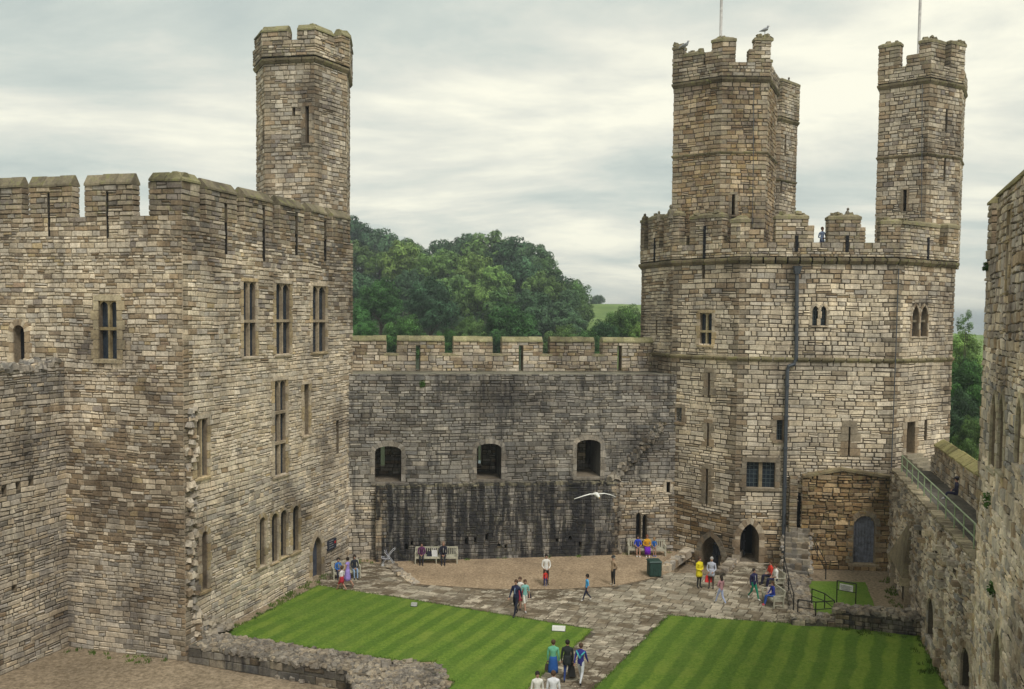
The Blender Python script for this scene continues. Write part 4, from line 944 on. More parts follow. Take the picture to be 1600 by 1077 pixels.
for a, b in ((0, ug), (ug, LG)):
    k = int((b-a)/.5)
    for i in range(k):
        u0, u1 = a+(b-a)*i/k, a+(b-a)*(i+1)/k; A = PG0+dE*u0+nE*.14; B = PG0+dE*u1+nE*.14; za, zb = tg(u0), tg(u1)
        mb.hexa([(A.x, A.y, za-.1), (B.x, B.y, zb-.1), (B.x-nE.x*.46, B.y-nE.y*.46, zb-.1), (A.x-nE.x*.46, A.y-nE.y*.46, za-.1), (A.x, A.y, za+.04), (B.x, B.y, zb+.04), (B.x-nE.x*.46, B.y-nE.y*.46, zb+.1), (A.x-nE.x*.46, A.y-nE.y*.46, za+.1)], (.23, .19, .12))
facade(mb, PG0-nE*.3, PG0, 0, zg0-.1, flat(T_OLD), seed=152, ql=False, qr=False); facade(mb, PG1, PG1-nE*.3, 0, zg1-.1, flat(T_OLD), seed=153, ql=False, qr=False)
# narrow pilaster left of it
ua = WALL(1232, 800, EP[2], EP[3])[0]; ub = WALL(1242, 800, EP[2], EP[3])[0]; q0_, q1_ = EP[2]+dE*ua+nE*.35, EP[2]+dE*ub+nE*.35; zpt = WALL(1240, 742, EP[2], EP[3])[1]
box_wall(mb, q0_, q1_, .35, 0, zpt, flat(T_CREAM), 155)
d0 = EP[2]+dE*WALL(1243, 800, EP[2], EP[3])[0]; wallbox(mb, d0, dE, nE, 0, .29, WALL(1246, 823, EP[2], EP[3])[1], WALL(1246, 770, EP[2], EP[3])[1], .03, .05, (.01, .01, .01), 1)  # near-black plate paints the darkness of the narrow doorway
mb.build('gabled_masonry_scar', [M_BROWN, M_PAINTDARK], et)
md = MB(); h = hg[0]; ol = outline(h['u0'], h['u1'], h['z0'], h['z1'], 'round')
k = 7
for i in range(k):
    u0, u1 = h['u0']+(h['u1']-h['u0'])*i/k+.01, h['u0']+(h['u1']-h['u0'])*(i+1)/k-.01; um = (u0+u1)/2; c_ = (h['u0']+h['u1'])/2; rr_ = (h['u1']-h['u0'])/2; zz_ = h['z1']-rr_+math.sqrt(max(.01, rr_**2-(um-c_)**2)); wallbox(md, PG0, dE, nE, u0, u1, h['z0'], zz_-.03, -.24, -.18-(i % 2)*.015)
md.build('boarded_door', simple('grey_blue_boards', (.15, .16, .20), .6, 0, .5, 4), et)

# ================================================================ RIGHT WALL WITH WALK
uE = WALL(1526, 900, rcA, rcB)[0]; RCs = V2(rcA)-rcd*1.0; RCe = V2(rcA)+rcd*(uE+12); rn_ = Vector((rcd.y, -rcd.x))     # normal faces the court (left)
z_in = (WALL(1396, 743, rcA, rcB)[1]+WALL(1500, 842, rcA, rcB)[1])/2
# seen from the court: runs from the far corner (left) towards the camera (right)
def HR(*q, **k): h = H(RCs, RCe, *q, **k); return h
rch = [HR(1450, 1461, 934, 1002, 'round', 1.0, sur=.2, scol=[(BEIGE, 1), (GREY, 1)]), HR(1504, 1518, 1012, 1085, 'round', 1.0, sur=.22, scol=[(BEIGE, 1), (BROWN, 1)]), HR(1409, 1417, 902, 960, depth=.7), HR(1390, 1396, 938, 965, depth=.7),
       HR(1489, 1494, 883, 897, depth=.5), HR(1436, 1440, 830, 838, depth=.5), HR(1470, 1475, 905, 916, depth=.5), HR(1461, 1464, 858, 866, depth=.4)]
for h in rch: h['reveal_shade'] = (.13, .11, .085)  # door and hole reveals coloured dark for the shade within
rch.sort(key=lambda h: h['u0'])
rc = thing('curtain_wall', (RCs.x, RCs.y, 0), 'rough brown rubble wall with a wall walk along its top, at the right', 'wall')
mb = MB(); facade(mb, RCs, RCe, 0, z_in, dim(flat(T_RUB), 1.12), rch, seed=161, ql=False, qr=False, ch=(.15, .34), cw=(.16, .55), proud=(.0, .13), gap=.024, jit=.035, bevel=.035)
e_ = 0.0; LR = (RCe-RCs).length; rn = random.Random(6)
while e_ < LR:       # flat edging stones on the inner edge
    wd = rn.uniform(.25, .5); kk = rn.uniform(.65, 1.15); wallbox(mb, RCs, rcd, rn_, e_, e_+wd-.02, z_in, z_in+.1+rn.uniform(-.02, .03), -.45, .05+rn.uniform(-.03, .05), (.40*kk, .35*kk, .25*kk)); e_ += wd
ie = RCs-rn_*.4; ie2 = RCe-rn_*.4; oe = RCs-rn_*2.15; oe2 = RCe-rn_*2.15
mb.face([(ie.x, ie.y, z_in+.02), (ie2.x, ie2.y, z_in+.02), (oe2.x, oe2.y, z_in+.02), (oe.x, oe.y, z_in+.02)][::-1], (.13, .125, .115))
for k in range(26):      # putlog stones and broken floor ledge
    u = 1.5+k*.8+rn.uniform(-.2, .2); z = z_in-1.0+rn.uniform(-.2, .15)-(.5 if k % 3 == 0 else 0); wallbox(mb, RCs, rcd, rn_, u, u+.28, z, z+.2, 0, .3+rn.uniform(-.1, .1), pick(rn, T_RUB))
for k in range(10): z = .4+k*.42; u = WALL(1473, 980, RCs, RCe)[0]; wallbox(mb, RCs, rcd, rn_, u, u+.3, z, z+.28, 0, .3+rn.uniform(-.15, .1), pick(rn, T_RUB))
# sloping fireplace hood
u0 = WALL(1400, 900, RCs, RCe)[0]; u1 = WALL(1424, 900, RCs, RCe)[0]; zb = WALL(1414, 888, RCs, RCe)[1]; ztp_ = WALL(1422, 812, RCs, RCe)[1]
def RW(u, z, o): p = RCs+rcd*u+rn_*o; return (p.x, p.y, z)
hb = MB(); hb.face([RW(u0, zb, .45), RW(u1, zb, .45), RW(u1-.35, ztp_, .05), RW(u1-.6, ztp_, .05)], (.25, .215, .16)); hb.face([RW(u1, zb, .45), RW(u1, zb, 0), RW(u1-.35, ztp_, 0), RW(u1-.35, ztp_, .05)], (.24, .2, .14)); hb.face([RW(u0, zb, 0), RW(u0, zb, .45), RW(u1-.6, ztp_, .05), RW(u1-.6, ztp_, 0)], (.25, .21, .15))
hb.face([RW(u0, zb, 0), RW(u1, zb, 0), RW(u1, zb, .45), RW(u0, zb, .45)], (.15, .12, .09)); hb.face([RW(u0, zb-.35, .0), RW(u0, zb, .0), RW(u0, zb, .45), RW(u0, zb-.35, .1)], (.22, .19, .14))
wallbox(hb, RCs, rcd, rn_, u1-.4, u1+.05, zb-.4, zb, 0, .5, (.42, .36, .24)); wallbox(hb, RCs, rcd, rn_, u0-.05, u0+.3, zb-.4, zb, 0, .45, (.36, .3, .2))
wallbox(hb, RCs, rcd, rn_, u1-.2, u1+.1, 0, zb-.4, 0, .3, (.36, .3, .22)); wallbox(hb, RCs, rcd, rn_, u0, u0+.28, 0, zb-.4, 0, .3, (.36, .31, .24))
mb.build('wall_face', [M_RUB, M_PAINTDARK], rc); hb.build('fireplace_hood', M_BROWN, rc)
# outer parapet, its inner face towards the walk
zpp = D(1441, 681, 52.5).z-.05; O0 = oe-rcd*0.0; mb = MB(); zs_ = zpp-1.0
facade(mb, O0, oe2, z_in-.3, zs_, flat(T_RUB), [dict(u0=6+k*3.1, u1=6.35+k*3.1, z0=z_in+.4, z1=z_in+1.1, arch='flat', depth=.4, back=True, sur=0) for k in range(5)], seed=171, ql=False, qr=False, proud=(0, .08), jit=.025)
facade(mb, oe2-rn_*.8, O0-rn_*.8, -2, zs_, flat(T_RUB), seed=172, ql=False, qr=False); flatcap(mb, [O0, oe2, oe2-rn_*.8, O0-rn_*.8], zs_)
mb.build('parapet', [M_RUB, M_PAINTDARK], rc)
u = .9; k = 0
while u < LR-14:
    merlon(O0, oe2, u, u+1.7, zs_, zpp-.32, .8, rc, 900+k, pal=flat(T_RUB), cop=.42, m=M_RUB, ccol=(.32, .29, .14), flatw=.03); u += 2.0 if k % 2 == 0 else 2.0; k += 1
# landing steps at the tower door
sb = MB(); zd = h3l[0]['z0']; dD_ = (EP[4]-EP[3]).normalized(); nD = Vector((dD_.y, -dD_.x)); uD = (h3l[0]['u0']+h3l[0]['u1'])/2
for k in range(5): wallbox(sb, EP[3], dD_, nD, uD-.8, uD+.9, z_in-.2, zd-k*.2, .08+k*.32, .08+(k+1)*.32, (.3, .27, .21))
sb.build('steps', M_RUB, rc)
# green railing on the walk's inner edge
rl = thing('railing', (RCs.x, RCs.y, z_in), 'pale green two-rail railing along the wall walk at the right', 'railing')
pb = MB(); r0, r1 = 1.6, uE+1.4
for zz_ in (.55, 1.08): pb.tube([RW(r0, z_in+zz_, -.3), RW(r1, z_in+zz_, -.3)], .032, 6)
pb.build('rail', M_RAILG, rl)
k = 0; u = r0
while u < r1:
    pb = MB(); pb.tube([RW(u, z_in+.02, -.3), RW(u, z_in+1.1, -.3)], .032, 6); pb.build('post', M_RAILG, rl); u += 1.75

# ================================================================ RIGHT FOREGROUND TOWER
q = V2(rcA)+rcd*uE; RT0 = q+rn_*.03; tdir = Vector((-2.8, -7.4)).normalized(); RT1 = RT0+tdir*26; tn = Vector((tdir.y, -tdir.x))
zrt = WALL(1538, 328, RT0, RT1)[1]; zrs = WALL(1556, 386, RT0, RT1)[1]
rt = thing('castle_tower', (RT0.x, RT0.y, 0), 'tower wall close by at the right edge, with lancet windows and mossy coping', 'tower')
YS = [((.44, .40, .27), 2), (BEIGE, 1)]
def HT(*q, **k): return H(RT0, RT1, *q, **k)
rth = [HT(1550.5, 1559, 612, 735, 'pointed', .35, sur=.17, scol=YS), HT(1563, 1571, 614, 738, 'pointed', .35, sur=.17, scol=YS), HT(1591, 1599, 620, 728, 'pointed', .35, sur=.2, scol=YS), HT(1554, 1567, 980, 1085, 'pointed', .8, sur=.3, scol=YS),
       dict(HT(1576, 1580, 330, 455, depth=.6), sur=.14, scol=[(BEIGE, 1), (YEL, 1)]), HT(1597, 1600, 300, 420, depth=.5)]
rth = [h for h in rth if h['u0'] < 16.8]; rth.sort(key=lambda h: h['u0'])
def pal_rt(rn, u, z):
    if z < 10.6: return pick(rn, T_RUB if rn.random() < .4 else T_GREYW if rn.random() < .5 else T_PALE)
    if 10.6 < z < 13 and u > .8: return pick(rn, [(SLATE, 3), (GREY, 2), (BEIGE, 2)])
    if 14 < z: return pick(rn, [(PURP, 4), (GREY, 4), (BEIGE, 2), (BROWN, 2), (LIGHT, 1)])
    return pick(rn, T_RUB if rn.random() < .5 else T_TUR)
pal_rt = dim(pal_rt, 1.25); mb = MB(); facade(mb, RT0, RT1, 0, zrs, pal_rt, rth, seed=181, qr=False, ch=(.17, .40), cw=(.2, .6), jit=.03, proud=(0, .08), qcol=[(LIGHT, 2), (YEL, 1), (BEIGE, 2)])
bk0 = RT0+Vector((9, 1.5)); bk1 = RT1+Vector((14, 0))
facade(mb, bk0, RT0, 0, zrs, pal_rt, seed=182, ql=False); mb.face([(RT1.x, RT1.y, 0), (bk1.x, bk1.y, 0), (bk1.x, bk1.y, zrs), (RT1.x, RT1.y, zrs)], GREY); mb.face([(bk1.x, bk1.y, 0), (bk0.x, bk0.y, 0), (bk0.x, bk0.y, zrs), (bk1.x, bk1.y, zrs)], GREY); flatcap(mb, [RT0, RT1, bk1, bk0], zrs-.3)
mb.build('tower_wall', [masonry('foreground_masonry', .15, .08, (.25, .24, .15)), M_PAINTDARK], rt)
for i, (xa, xb) in enumerate(((1537, 1550), (1560, 1640))):
    ua = WALL(xa, 340, RT0, RT1)[0]; ub = WALL(xb, 340, RT0, RT1)[0] if xb < 1620 else 12
    merlon(RT0, RT1, max(0, ua), ub, zrs, zrt, .9, rt, 190+i*7, holes=[h for h in rth if ua < h['u0'] < ub and h['z1'] > 15], pal=pal_rt, cop=.62, m=M_BROWN, ccol=(.30, .27, .15), flatw=.02)
# ferns and weeds rooted in the joints
def leafy(name, c, rad, n_, mt, seed, lab, cat, ls=.09, group=None, droop=0):
    rn = random.Random(seed); m_ = MB(); c = Vector(c)
    for k in range(n_):
        v = Vector((rn.gauss(0, 1), rn.gauss(0, 1), rn.gauss(0, 1))).normalized()*rn.random()**.5; p = c+Vector((v.x*rad[0], v.y*rad[1], v.z*rad[2])); a = Vector((rn.gauss(0, 1), rn.gauss(0, 1), rn.gauss(0, 1))).normalized(); b = a.orthogonal().normalized()
        s_ = ls*rn.uniform(.6, 1.3); g = rn.uniform(.6, 1.4); m_.face([p-a*s_, p+b*s_*.5, p+a*s_, p-b*s_*.5], (g, g, g))
    o = m_.build(name, mt, loc=c); return tag(o, lab, cat, group)
def leafmat(name, lo, hi, obj_tint=False):
    m = mat(name, rough=.75, spec=.2); t = NT(m); at_ = t.n('ShaderNodeAttribute', attribute_name='tone'); P = t.n('ShaderNodeNewGeometry').outputs['Position']
    c = t.ramp(t.noise(P, .7, 3, .6), [(.35, lo), (.65, hi)]); c = t.mix('MULTIPLY', 1, c, at_.outputs['Color'])
    if obj_tint: oi = t.n('ShaderNodeObjectInfo'); c = t.mix('MULTIPLY', 1, c, oi.outputs['Color'])
    t.l(c, t.b.inputs['Base Color'])
    t.b.inputs['Subsurface Weight'].default_value = 0
    return m
M_WEED = leafmat('weed_leaves', (.03, .07, .015), (.07, .14, .03))
for x, y, lab, sz in ((1545, 417, 'green weed growing from the near right tower edge, topmost of three', .18), (1548, 782, 'green weed on the near right tower, level with the railing end', .3), (1555, 920, 'green weed low on the near right tower wall', .25)):
    u, z = WALL(x, y, RT0, RT1); p = RT0+tdir*u+tn*.1; leafy('wall_weed', (p.x, p.y, z), (sz*.35, sz*.8, sz), 90, M_WEED, int(x+y), lab, 'weed', .07)
u, z = WALL(660, 600, P_CW0, P_CW1); p = P_CW0+cwd*u+cn*.06; leafy('wall_weed', (p.x, p.y, z), (.2, .1, .25), 160, M_WEED, 4, 'small green weed high on the grey curtain wall, left part', 'weed', .05)

# ================================================================ LOW WALLS, STEPS
def rubble_on(mb, A, B, w_, z, n_, rn, tb0, rr_=(.12, .28), n=None):
    tb = [(tuple(.58*x for x in c), w__) for c, w__ in tb0]
    A, B = V2(A), V2(B); d = (B-A).normalized(); n = n or Vector((d.y, -d.x)); Ln = (B-A).length
    for k in range(n_):
        p = A+d*rn.uniform(0, Ln)-n*rn.uniform(0, w_); r1, r2 = rn.uniform(*rr_), rn.uniform(*rr_); mb.blob((p.x, p.y, z+rn.uniform(-.06, .08)), (r1, r2, min(r1, r2)*.6), pick(rn, tb), 0, rn, 7, 4, .25)
rn = random.Random(12)
sA = V2(G(296, 1036, Z_LOW)); sB = V2(G(545, 1079, Z_LOW)); sd_ = (sB-sA).normalized(); sn = Vector((sd_.y, -sd_.x))
sw = thing('ruined_wall', (sA.x, sA.y, Z_LOW), 'low ruined foundation wall between the gravel yard and the left lawn', 'wall')
mb = MB(); ch2 = lambda rn, u, z: tuple(.5*x for x in pick(rn, T_DARK if rn.random() < .5 else T_GREYW))
facade(mb, sA, sB+sd_*1.2, Z_LOW, .22, ch2, seed=201, ql=False, qr=False, ch=(.22, .4), cw=(.4, .9), proud=(.0, .06)); q_ = sB+sd_*1.2
flatcap(mb, [sA, q_, q_-sn*1.6, sA-sn*1.6], .2, (.14, .13, .11)); facade(mb, q_-sn*1.6, sA-sn*1.6, 0, .2, ch2, seed=202, ql=False, qr=False)
mb.build('wall_face', [masonry('dark_low_masonry', .8, .1), M_PAINTDARK], sw)
mb = MB(); rubble_on(mb, sA+sd_*.2, sB+sd_*1.2, 1.6, .2, 1050, rn, [(GREY, 4), (BEIGE, 4), (DGREY, 4)], (.08, .19))
p0, p1 = V2(G(300, 1005)), V2(G(372, 990)); rubble_on(mb, p0, p1, .9, .35, 60, rn, T_GREYW, (.12, .28)); rubble_on(mb, p0, p0.lerp(p1, .6), .7, .7, 30, rn, T_GREYW, (.12, .26))
# spread of tumbled pale stones at its broken end
hp = [V2(G(*p)) for p in ((540, 1048), (640, 1030), (690, 1040), (700, 1066), (712, 1080), (560, 1088))]
for k in range(1000):
    a, b = rn.random(), rn.random(); t = hp[0].lerp(hp[5], a).lerp(hp[1].lerp(hp[4], a) if b < .5 else hp[2].lerp(hp[3], a), rn.random()); r_ = rn.uniform(.07, .19)
    mb.blob((t.x, t.y, rn.random()*.04), (r_, r_*rn.uniform(.6, 1.2), r_*.6), tuple(.6*x for x in pick(rn, [(GREY, 5), (LIGHT, 1.5), (BEIGE, 3), (DGREY, 2.5)])), 0, rn, 7, 4, .28)
rubble_on(mb, V2(G(430, 1060, Z_LOW)), V2(G(640, 1095, Z_LOW)), .5, Z_LOW+.05, 90, rn, T_GREYW, (.07, .2))
mb.build('loose_stones', M_RUB, sw)
# right low wall
lwA = V2(G(1306, 981)); lwB = V2(G(1441, 996)); d = (lwB-lwA).normalized()
lw = thing('low_wall', (lwA.x, lwA.y, 0), 'low dark rubble wall between the big right lawn and the small lawn', 'wall')
mb = MB(); box_wall(mb, lwA, lwB, 1.0, 0, .82, ch2, 211, ch=(.14, .26), cw=(.2, .5), proud=(0, .08)); z_ = V2(G(1238, 978)); box_wall(mb, z_, lwA, 1.0, 0, .3, ch2, 215, ch=(.14, .26)); mb.build('wall_face', [masonry('damp_low_masonry', .8, .1), M_PAINTDARK], lw)
mb = MB(); rubble_on(mb, lwA, lwB, 1.0, .86, 200, rn, [(GREY, 4), (BEIGE, 3), (LIGHT, 2)], (.1, .22)); rubble_on(mb, z_, lwA, 1.0, .3, 90, rn, [(GREY, 4), (BEIGE, 3), (LIGHT, 2)], (.1, .2)); mb.build('loose_stones', M_RUB, lw)
# kerbs beside the gravel area
def kerb(name, a, b, w_, h0_, h1_, lab, seed, cat='wall'):
    A, B = V2(G(*a)), V2(G(*b)); d = (B-A).normalized(); n = Vector((d.y, -d.x)); m_ = MB(); Ln = (B-A).length; k = max(2, int(Ln/.5)); rn = random.Random(seed)
    for i in range(k):
        u0, u1 = Ln*i/k, Ln*(i+1)/k-.02; hh = h0_+(h1_-h0_)*(i+.5)/k; wallbox(m_, A, d, n, u0, u1, 0, hh+rn.uniform(-.02, .02), -w_/2+rn.uniform(-.03, .03), w_/2+rn.uniform(-.03, .03), pick(rn, T_GREYW))
    for q in range(int(Ln*9)):
        p = A+d*rn.uniform(0, Ln)+n*rn.uniform(-w_/2, w_/2); r_ = rn.uniform(.08, .2); m_.blob((p.x, p.y, h0_+rn.uniform(-.05, .05)), (r_, r_, r_*.5), pick(rn, T_GREYW), 0, rn, 6, 4, .25)
    return tag(m_.build(name, M_RUB, loc=(A.x, A.y, 0)), lab, cat)
kerb('stone_kerb', (604, 881), (650, 914), .55, .12, .10, 'rough stone kerb at the left end of the gravel, beside the pushchair', 1)
kerb('stone_kerb', (1040, 894), (1078, 866), .5, .35, .5, 'sloping stone kerb between the bin and the left arched doorway', 2)
pm_ = MB(); pm_.face([(pitFL.x-1, pitFL.y-.5, -.58), (pitFR.x+1, pitFR.y-.5, -.58), (pitR.x+1, pitR.y+1, -.58), (pitL.x-1, pitL.y+1, -.58)]); tag(pm_.build('sunken_floor', M_EARTH), kind='structure')
kerb('stone_kerb', (1126, 900), (1156, 872), .5, .25, .6, 'sloping stone kerb running up between the two arched doorways', 3)
# stone stair to the small upper doorway
def ST(px, py): return V2(G(px, py))
st = thing('stone_stair', (*ST(1245, 965), 0), 'rough stone stair with black handrails climbing to the narrow dark doorway', 'stair')
mb = MB(); top = WALL(1246, 823, EP[2], EP[3])[1]; sx0 = EP[2]+dE*WALL(1227, 860, EP[2], EP[3])[0]; sx1 = EP[2]+dE*WALL(1262, 860, EP[2], EP[3])[0]; rn = random.Random(9)
ns = 9; mid_s = (sx0+sx1)/2; vdir = -mid_s.normalized(); dST = Vector((-vdir.y, vdir.x)); hwS = (sx1-sx0).length/2; o_ = mid_s-dST*hwS
for k in range(ns):
    zz_ = top*(1-k/ns*.85); a = .1+k*.33
    for q in range(4): w0 = 2*hwS*q/4+rn.uniform(-.06, .06); wallbox(mb, o_, dST, vdir, w0, w0+2*hwS/4+.04, 0, zz_+rn.uniform(-.05, .05), a-(.9 if k == 0 else .1), a+.34+rn.uniform(-.06, .08), tuple(.6*x for x in pick(rn, T_DARK if rn.random() < .6 else T_GREYW)))
for q in range(90): k = rn.uniform(0, ns); p = o_+dST*rn.choice((rn.uniform(-.15, .12), 2*hwS+rn.uniform(-.12, .15)))+vdir*(.1+k*.33); r_ = rn.uniform(.09, .2); mb.blob((p.x, p.y, max(.05, top*(1-k/ns*.85)-rn.uniform(0, .5))), (r_, r_, r_*.6), pick(rn, T_DARK), 0, rn, 6, 4, .25)
fA = o_+vdir*3.2; fB = fA+dST*2*hwS; nb = V2(G(1238, 972))
mb.build('steps', M_RUB, st)
mb = MB(); A4 = V2(G(1240, 966)); B4 = V2(G(1259, 966))
flatcap(mb, [A4, B4, fB, fA], .18, (.2, .18, .14)); rn = random.Random(10)
for k in range(420):
    a, b = rn.random(), rn.random(); p = A4.lerp(B4, a).lerp(fA.lerp(fB, a), b); r_ = rn.uniform(.1, .26); mb.blob((p.x, p.y, .12+.25*b+rn.uniform(-.05, .06)), (r_, r_*.8, r_*.5), tuple(.62*x for x in pick(rn, T_GREYW)), 0, rn, 6, 4, .25)
mb.build('rubble_bed', M_RUB, st)
def handrail(pts, lab, hgt=.95, mid=True, m=M_IRON):
    pts = [Vector(p) for p in pts]; o = thing('handrail', pts[0], lab, 'handrail'); m_ = MB(); m_.tube([p+Vector((0, 0, hgt)) for p in pts], .028, 6)
    if mid: m_.tube([p+Vector((0, 0, hgt*.5)) for p in pts], .022, 6)
    m_.build('rail', m, o)
    for p in pts: m_ = MB(); m_.tube([p, p+Vector((0, 0, hgt))], .03, 6); m_.build('post', m, o)
    return o
l0 = o_+vdir*.4
handrail([(l0.x, l0.y, top-.15), ((l0.x+fA.x)/2, (l0.y+fA.y)/2, 1.6), (fA.x, fA.y, .45), *[(*A4.lerp(fA, t), .2) for t in (.5, .03)]], 'black handrail down the left side of the stone stair')
g_ = [V2(G(*p)) for p in ((1266, 884), (1276, 896), (1290, 908))]
handrail([(g_[0].x, g_[0].y, 1.1), (g_[1].x, g_[1].y, .7), (g_[2].x, g_[2].y, .1)], 'black handrail sloping down to the small lawn right of the stair')
g_ = [V2(G(*p)) for p in ((1246, 968), (1274, 972), (1303, 970), (1288, 958), (1268, 950))]
handrail([(p.x, p.y, .25) for p in g_], 'black handrail in front of the stone stair foot', .75)

# rough grass blades along the cut edges of the lawns and weeds at wall feet
M_BLADE = leafmat('grass_blades', (.07, .13, .02), (.15, .22, .04)); bl = MB(); rn = random.Random(55)
for poly in (left_poly, right_poly):
    for i in range(len(poly)):
        a, b = V2(poly[i]), V2(poly[(i+1) % len(poly)]); Ln = (b-a).length
        for k in range(int(Ln*34)):
            p = a.lerp(b, rn.random())+Vector((rn.gauss(0, .06), rn.gauss(0, .06))); h_ = rn.uniform(.05, .13); o1 = Vector((rn.uniform(-.03, .03), rn.uniform(-.03, .03))); w_ = .018; g = rn.uniform(.6, 1.2)
            bl.face([(p.x-w_, p.y, .01), (p.x+w_, p.y, .01), (p.x+o1.x, p.y+o1.y, .03+h_)], (g, g, g))
for a, b, n_ in ((P_CW0, P_CW1, 50), (V2(C1), V2(C2), 60), (V2(rcA), V2(rcB), 60), (lwA, lwB, 20), (V2(C0), V2(C1), 16)):
    nn_ = Vector(((b-a).y, -(b-a).x)).normalized()
    for k in range(n_):
        c = a.lerp(b, rn.random())+nn_*rn.uniform(.05, .8); z_ = Z_LOW if (a-V2(C0)).length < .1 else .02
        for q in range(14):
            p = c+Vector((rn.gauss(0, .08), rn.gauss(0, .08))); w_ = .02; g = rn.uniform(.5, 1.1); bl.face([(p.x-w_, p.y, z_), (p.x+w_, p.y, z_), (p.x+rn.uniform(-.08, .08), p.y, z_+rn.uniform(.05, .2))], (g, g, g))
tag(bl.build('grass_blades', M_BLADE), kind='stuff')
# ================================================================ WOODED HILL, FIELD, SEA
rnT = random.Random(2024)
def crown_mesh(name, seed, big=11, sub=9, leaves=95, br=.44, sparse=False, ls=.046):
    rn = random.Random(seed); m_ = MB(); cs = []
    for k in range(big):       # boughs, each a cluster of leafy clumps
        th = k*2.4+rn.uniform(-.4, .4); zq = 1-1.75*(k+.5)/big; rr_ = math.sqrt(max(0, 1-zq*zq)); rad = rn.uniform(.46, .6); B = Vector((rr_*math.cos(th)*rad, rr_*math.sin(th)*rad, zq*rad)); bR = br*rn.uniform(.8, 1.15); tb = rn.uniform(.8, 1.2)
        for q in range(sub):
            v = Vector((rn.gauss(0, 1), rn.gauss(0, 1), rn.gauss(0, 1)+.3)).normalized(); cs.append((B+v*bR*rn.uniform(.45, .8), bR*rn.uniform(.32, .55), tb*rn.uniform(.55, 1.45), B))
    if sparse: rn.shuffle(cs); cs = cs[:len(cs)//3]
    for c, r_, tone, B in cs:
        for q in range(int(leaves*(r_/.18)**1.7)):
            v = Vector((rn.gauss(0, 1), rn.gauss(0, 1), rn.gauss(0, 1)+.25)).normalized(); p = c+v*r_*rn.uniform(.75, 1.12); nn_ = (v+(p-B).normalized()*.6+Vector((rn.gauss(0, .38), rn.gauss(0, .38), rn.gauss(0, .38)))).normalized()
            a = nn_.orthogonal().normalized(); b = nn_.cross(a); t = rn.random()*6.28; a, b = a*math.cos(t)+b*math.sin(t), b*math.cos(t)-a*math.sin(t); s_ = ls*rn.uniform(.6, 1.35); g = tone*rn.uniform(.7, 1.3)
            m_.face([p-a*s_, p-b*s_*.6, p+a*s_, p+b*s_*.6], (g, g, g*.95))
    me = m_.build(name, M_LEAF, local=True); d = me.data; bpy.data.objects.remove(me); return d
M_LEAF = leafmat('tree_leaves', (.8, .85, .8), (1.1, 1.08, .95), True)
M_BARK = simple('bark', (.07, .055, .04), .9)
CR = [crown_mesh('crown', 1), crown_mesh('crown', 2, 13, 8, 95, .40), crown_mesh('crown', 3, 9, 11, 85, .46), crown_mesh('crown', 4, 15, 8, 90, .38)]
CRS = crown_mesh('crown', 5, 10, 8, 60, .4, True)
CRN = crown_mesh('crown', 6, 15, 13, 170, .36, ls=.026)
def trunk_mesh():
    m_ = MB(); rn = random.Random(4); m_.tube([(0, 0, 0), (.03, .01, .3), (.0, .03, .6), (.05, 0, 1.0)], [.055, .045, .035, .015], 7)
    for k in range(7):
        t = k/7*6.28; m_.tube([(0.01, .02, .35+.06*k), (math.cos(t)*.15, math.sin(t)*.15, .5+.06*k), (math.cos(t)*.3, math.sin(t)*.3, .62+.06*k)], [.025, .017, .006], 5)
    o = m_.build('trunk', M_BARK, local=True); d = o.data; bpy.data.objects.remove(o); return d
TRK = trunk_mesh()
KCOL = {'light': (.17, .28, .085), 'mid': (.10, .18, .055), 'dark': (.045, .10, .048), 'blue': (.065, .13, .065), 'vivid': (.06, .15, .042)}
bases = []
def tree(px, yt, Y, wpx, kind, lab, group, mesh=None, hr=1.0, base_z=None):
    top = D(px, yt, Y); r_ = wpx*Y/FPX/2; ch_ = r_*hr*2; zc = top.z-ch_/2*.97; zb = base_z if base_z is not None else zc-ch_/2-r_*.35
    t = thing('tree', (top.x, Y, zb), lab, 'tree', rnT.uniform(0, 6.28), group)
    k = rnT.uniform(.85, 1.15); c = KCOL[kind]; k *= .88; c = (c[0]*k*rnT.uniform(.9, 1.1), c[1]*k, c[2]*k*rnT.uniform(.9, 1.1), 1)
    o = bpy.data.objects.new('crown', mesh or CR[rnT.randrange(4)]); col.objects.link(o); o.parent = t; o.location = (0, 0, zc-zb); o.scale = (r_, r_, ch_/2); o.color = c
    q = bpy.data.objects.new('trunk', TRK); col.objects.link(q); q.parent = t; q.scale = (r_*1.3, r_*1.3, (zc-zb)*.98)
    bases.append((top.x, Y, zb)); return t
ORD = ['first', 'second', 'third', 'fourth', 'fifth', 'sixth', 'seventh', 'eighth', 'ninth', 'tenth', 'eleventh', 'twelfth', 'thirteenth', 'fourteenth', 'fifteenth', 'sixteenth']
ridge = [(548, 333, 300, 90), (592, 352, 300, 85), (640, 368, 300, 80), (688, 370, 292, 85), (730, 360, 270, 85), (762, 357, 262, 105), (800, 364, 256, 95), (838, 378, 250, 70), (850, 398, 244, 60), (872, 424, 246, 75), (898, 434, 240, 62), (906, 466, 225, 56)]
for i, (x, y, Y, w_) in enumerate(ridge): tree(x, y, Y, w_, ('dark', 'blue', 'mid')[i % 3] if i != 10 else 'mid', 'dark tree on the skyline of the wooded hill, %s from the left' % ORD[i], 'skyline trees on the wooded hill')
mid_ = [(556, 372, 240, 80, 'mid'), (592, 392, 232, 60, 'mid'), (628, 374, 225, 85, 'light'), (665, 392, 222, 72, 'light'), (700, 386, 228, 78, 'light'), (742, 392, 222, 72, 'light'), (776, 412, 216, 70, 'light'), (815, 396, 222, 82, 'blue'), (848, 420, 215, 80, 'mid'), (884, 450, 215, 64, 'blue')]
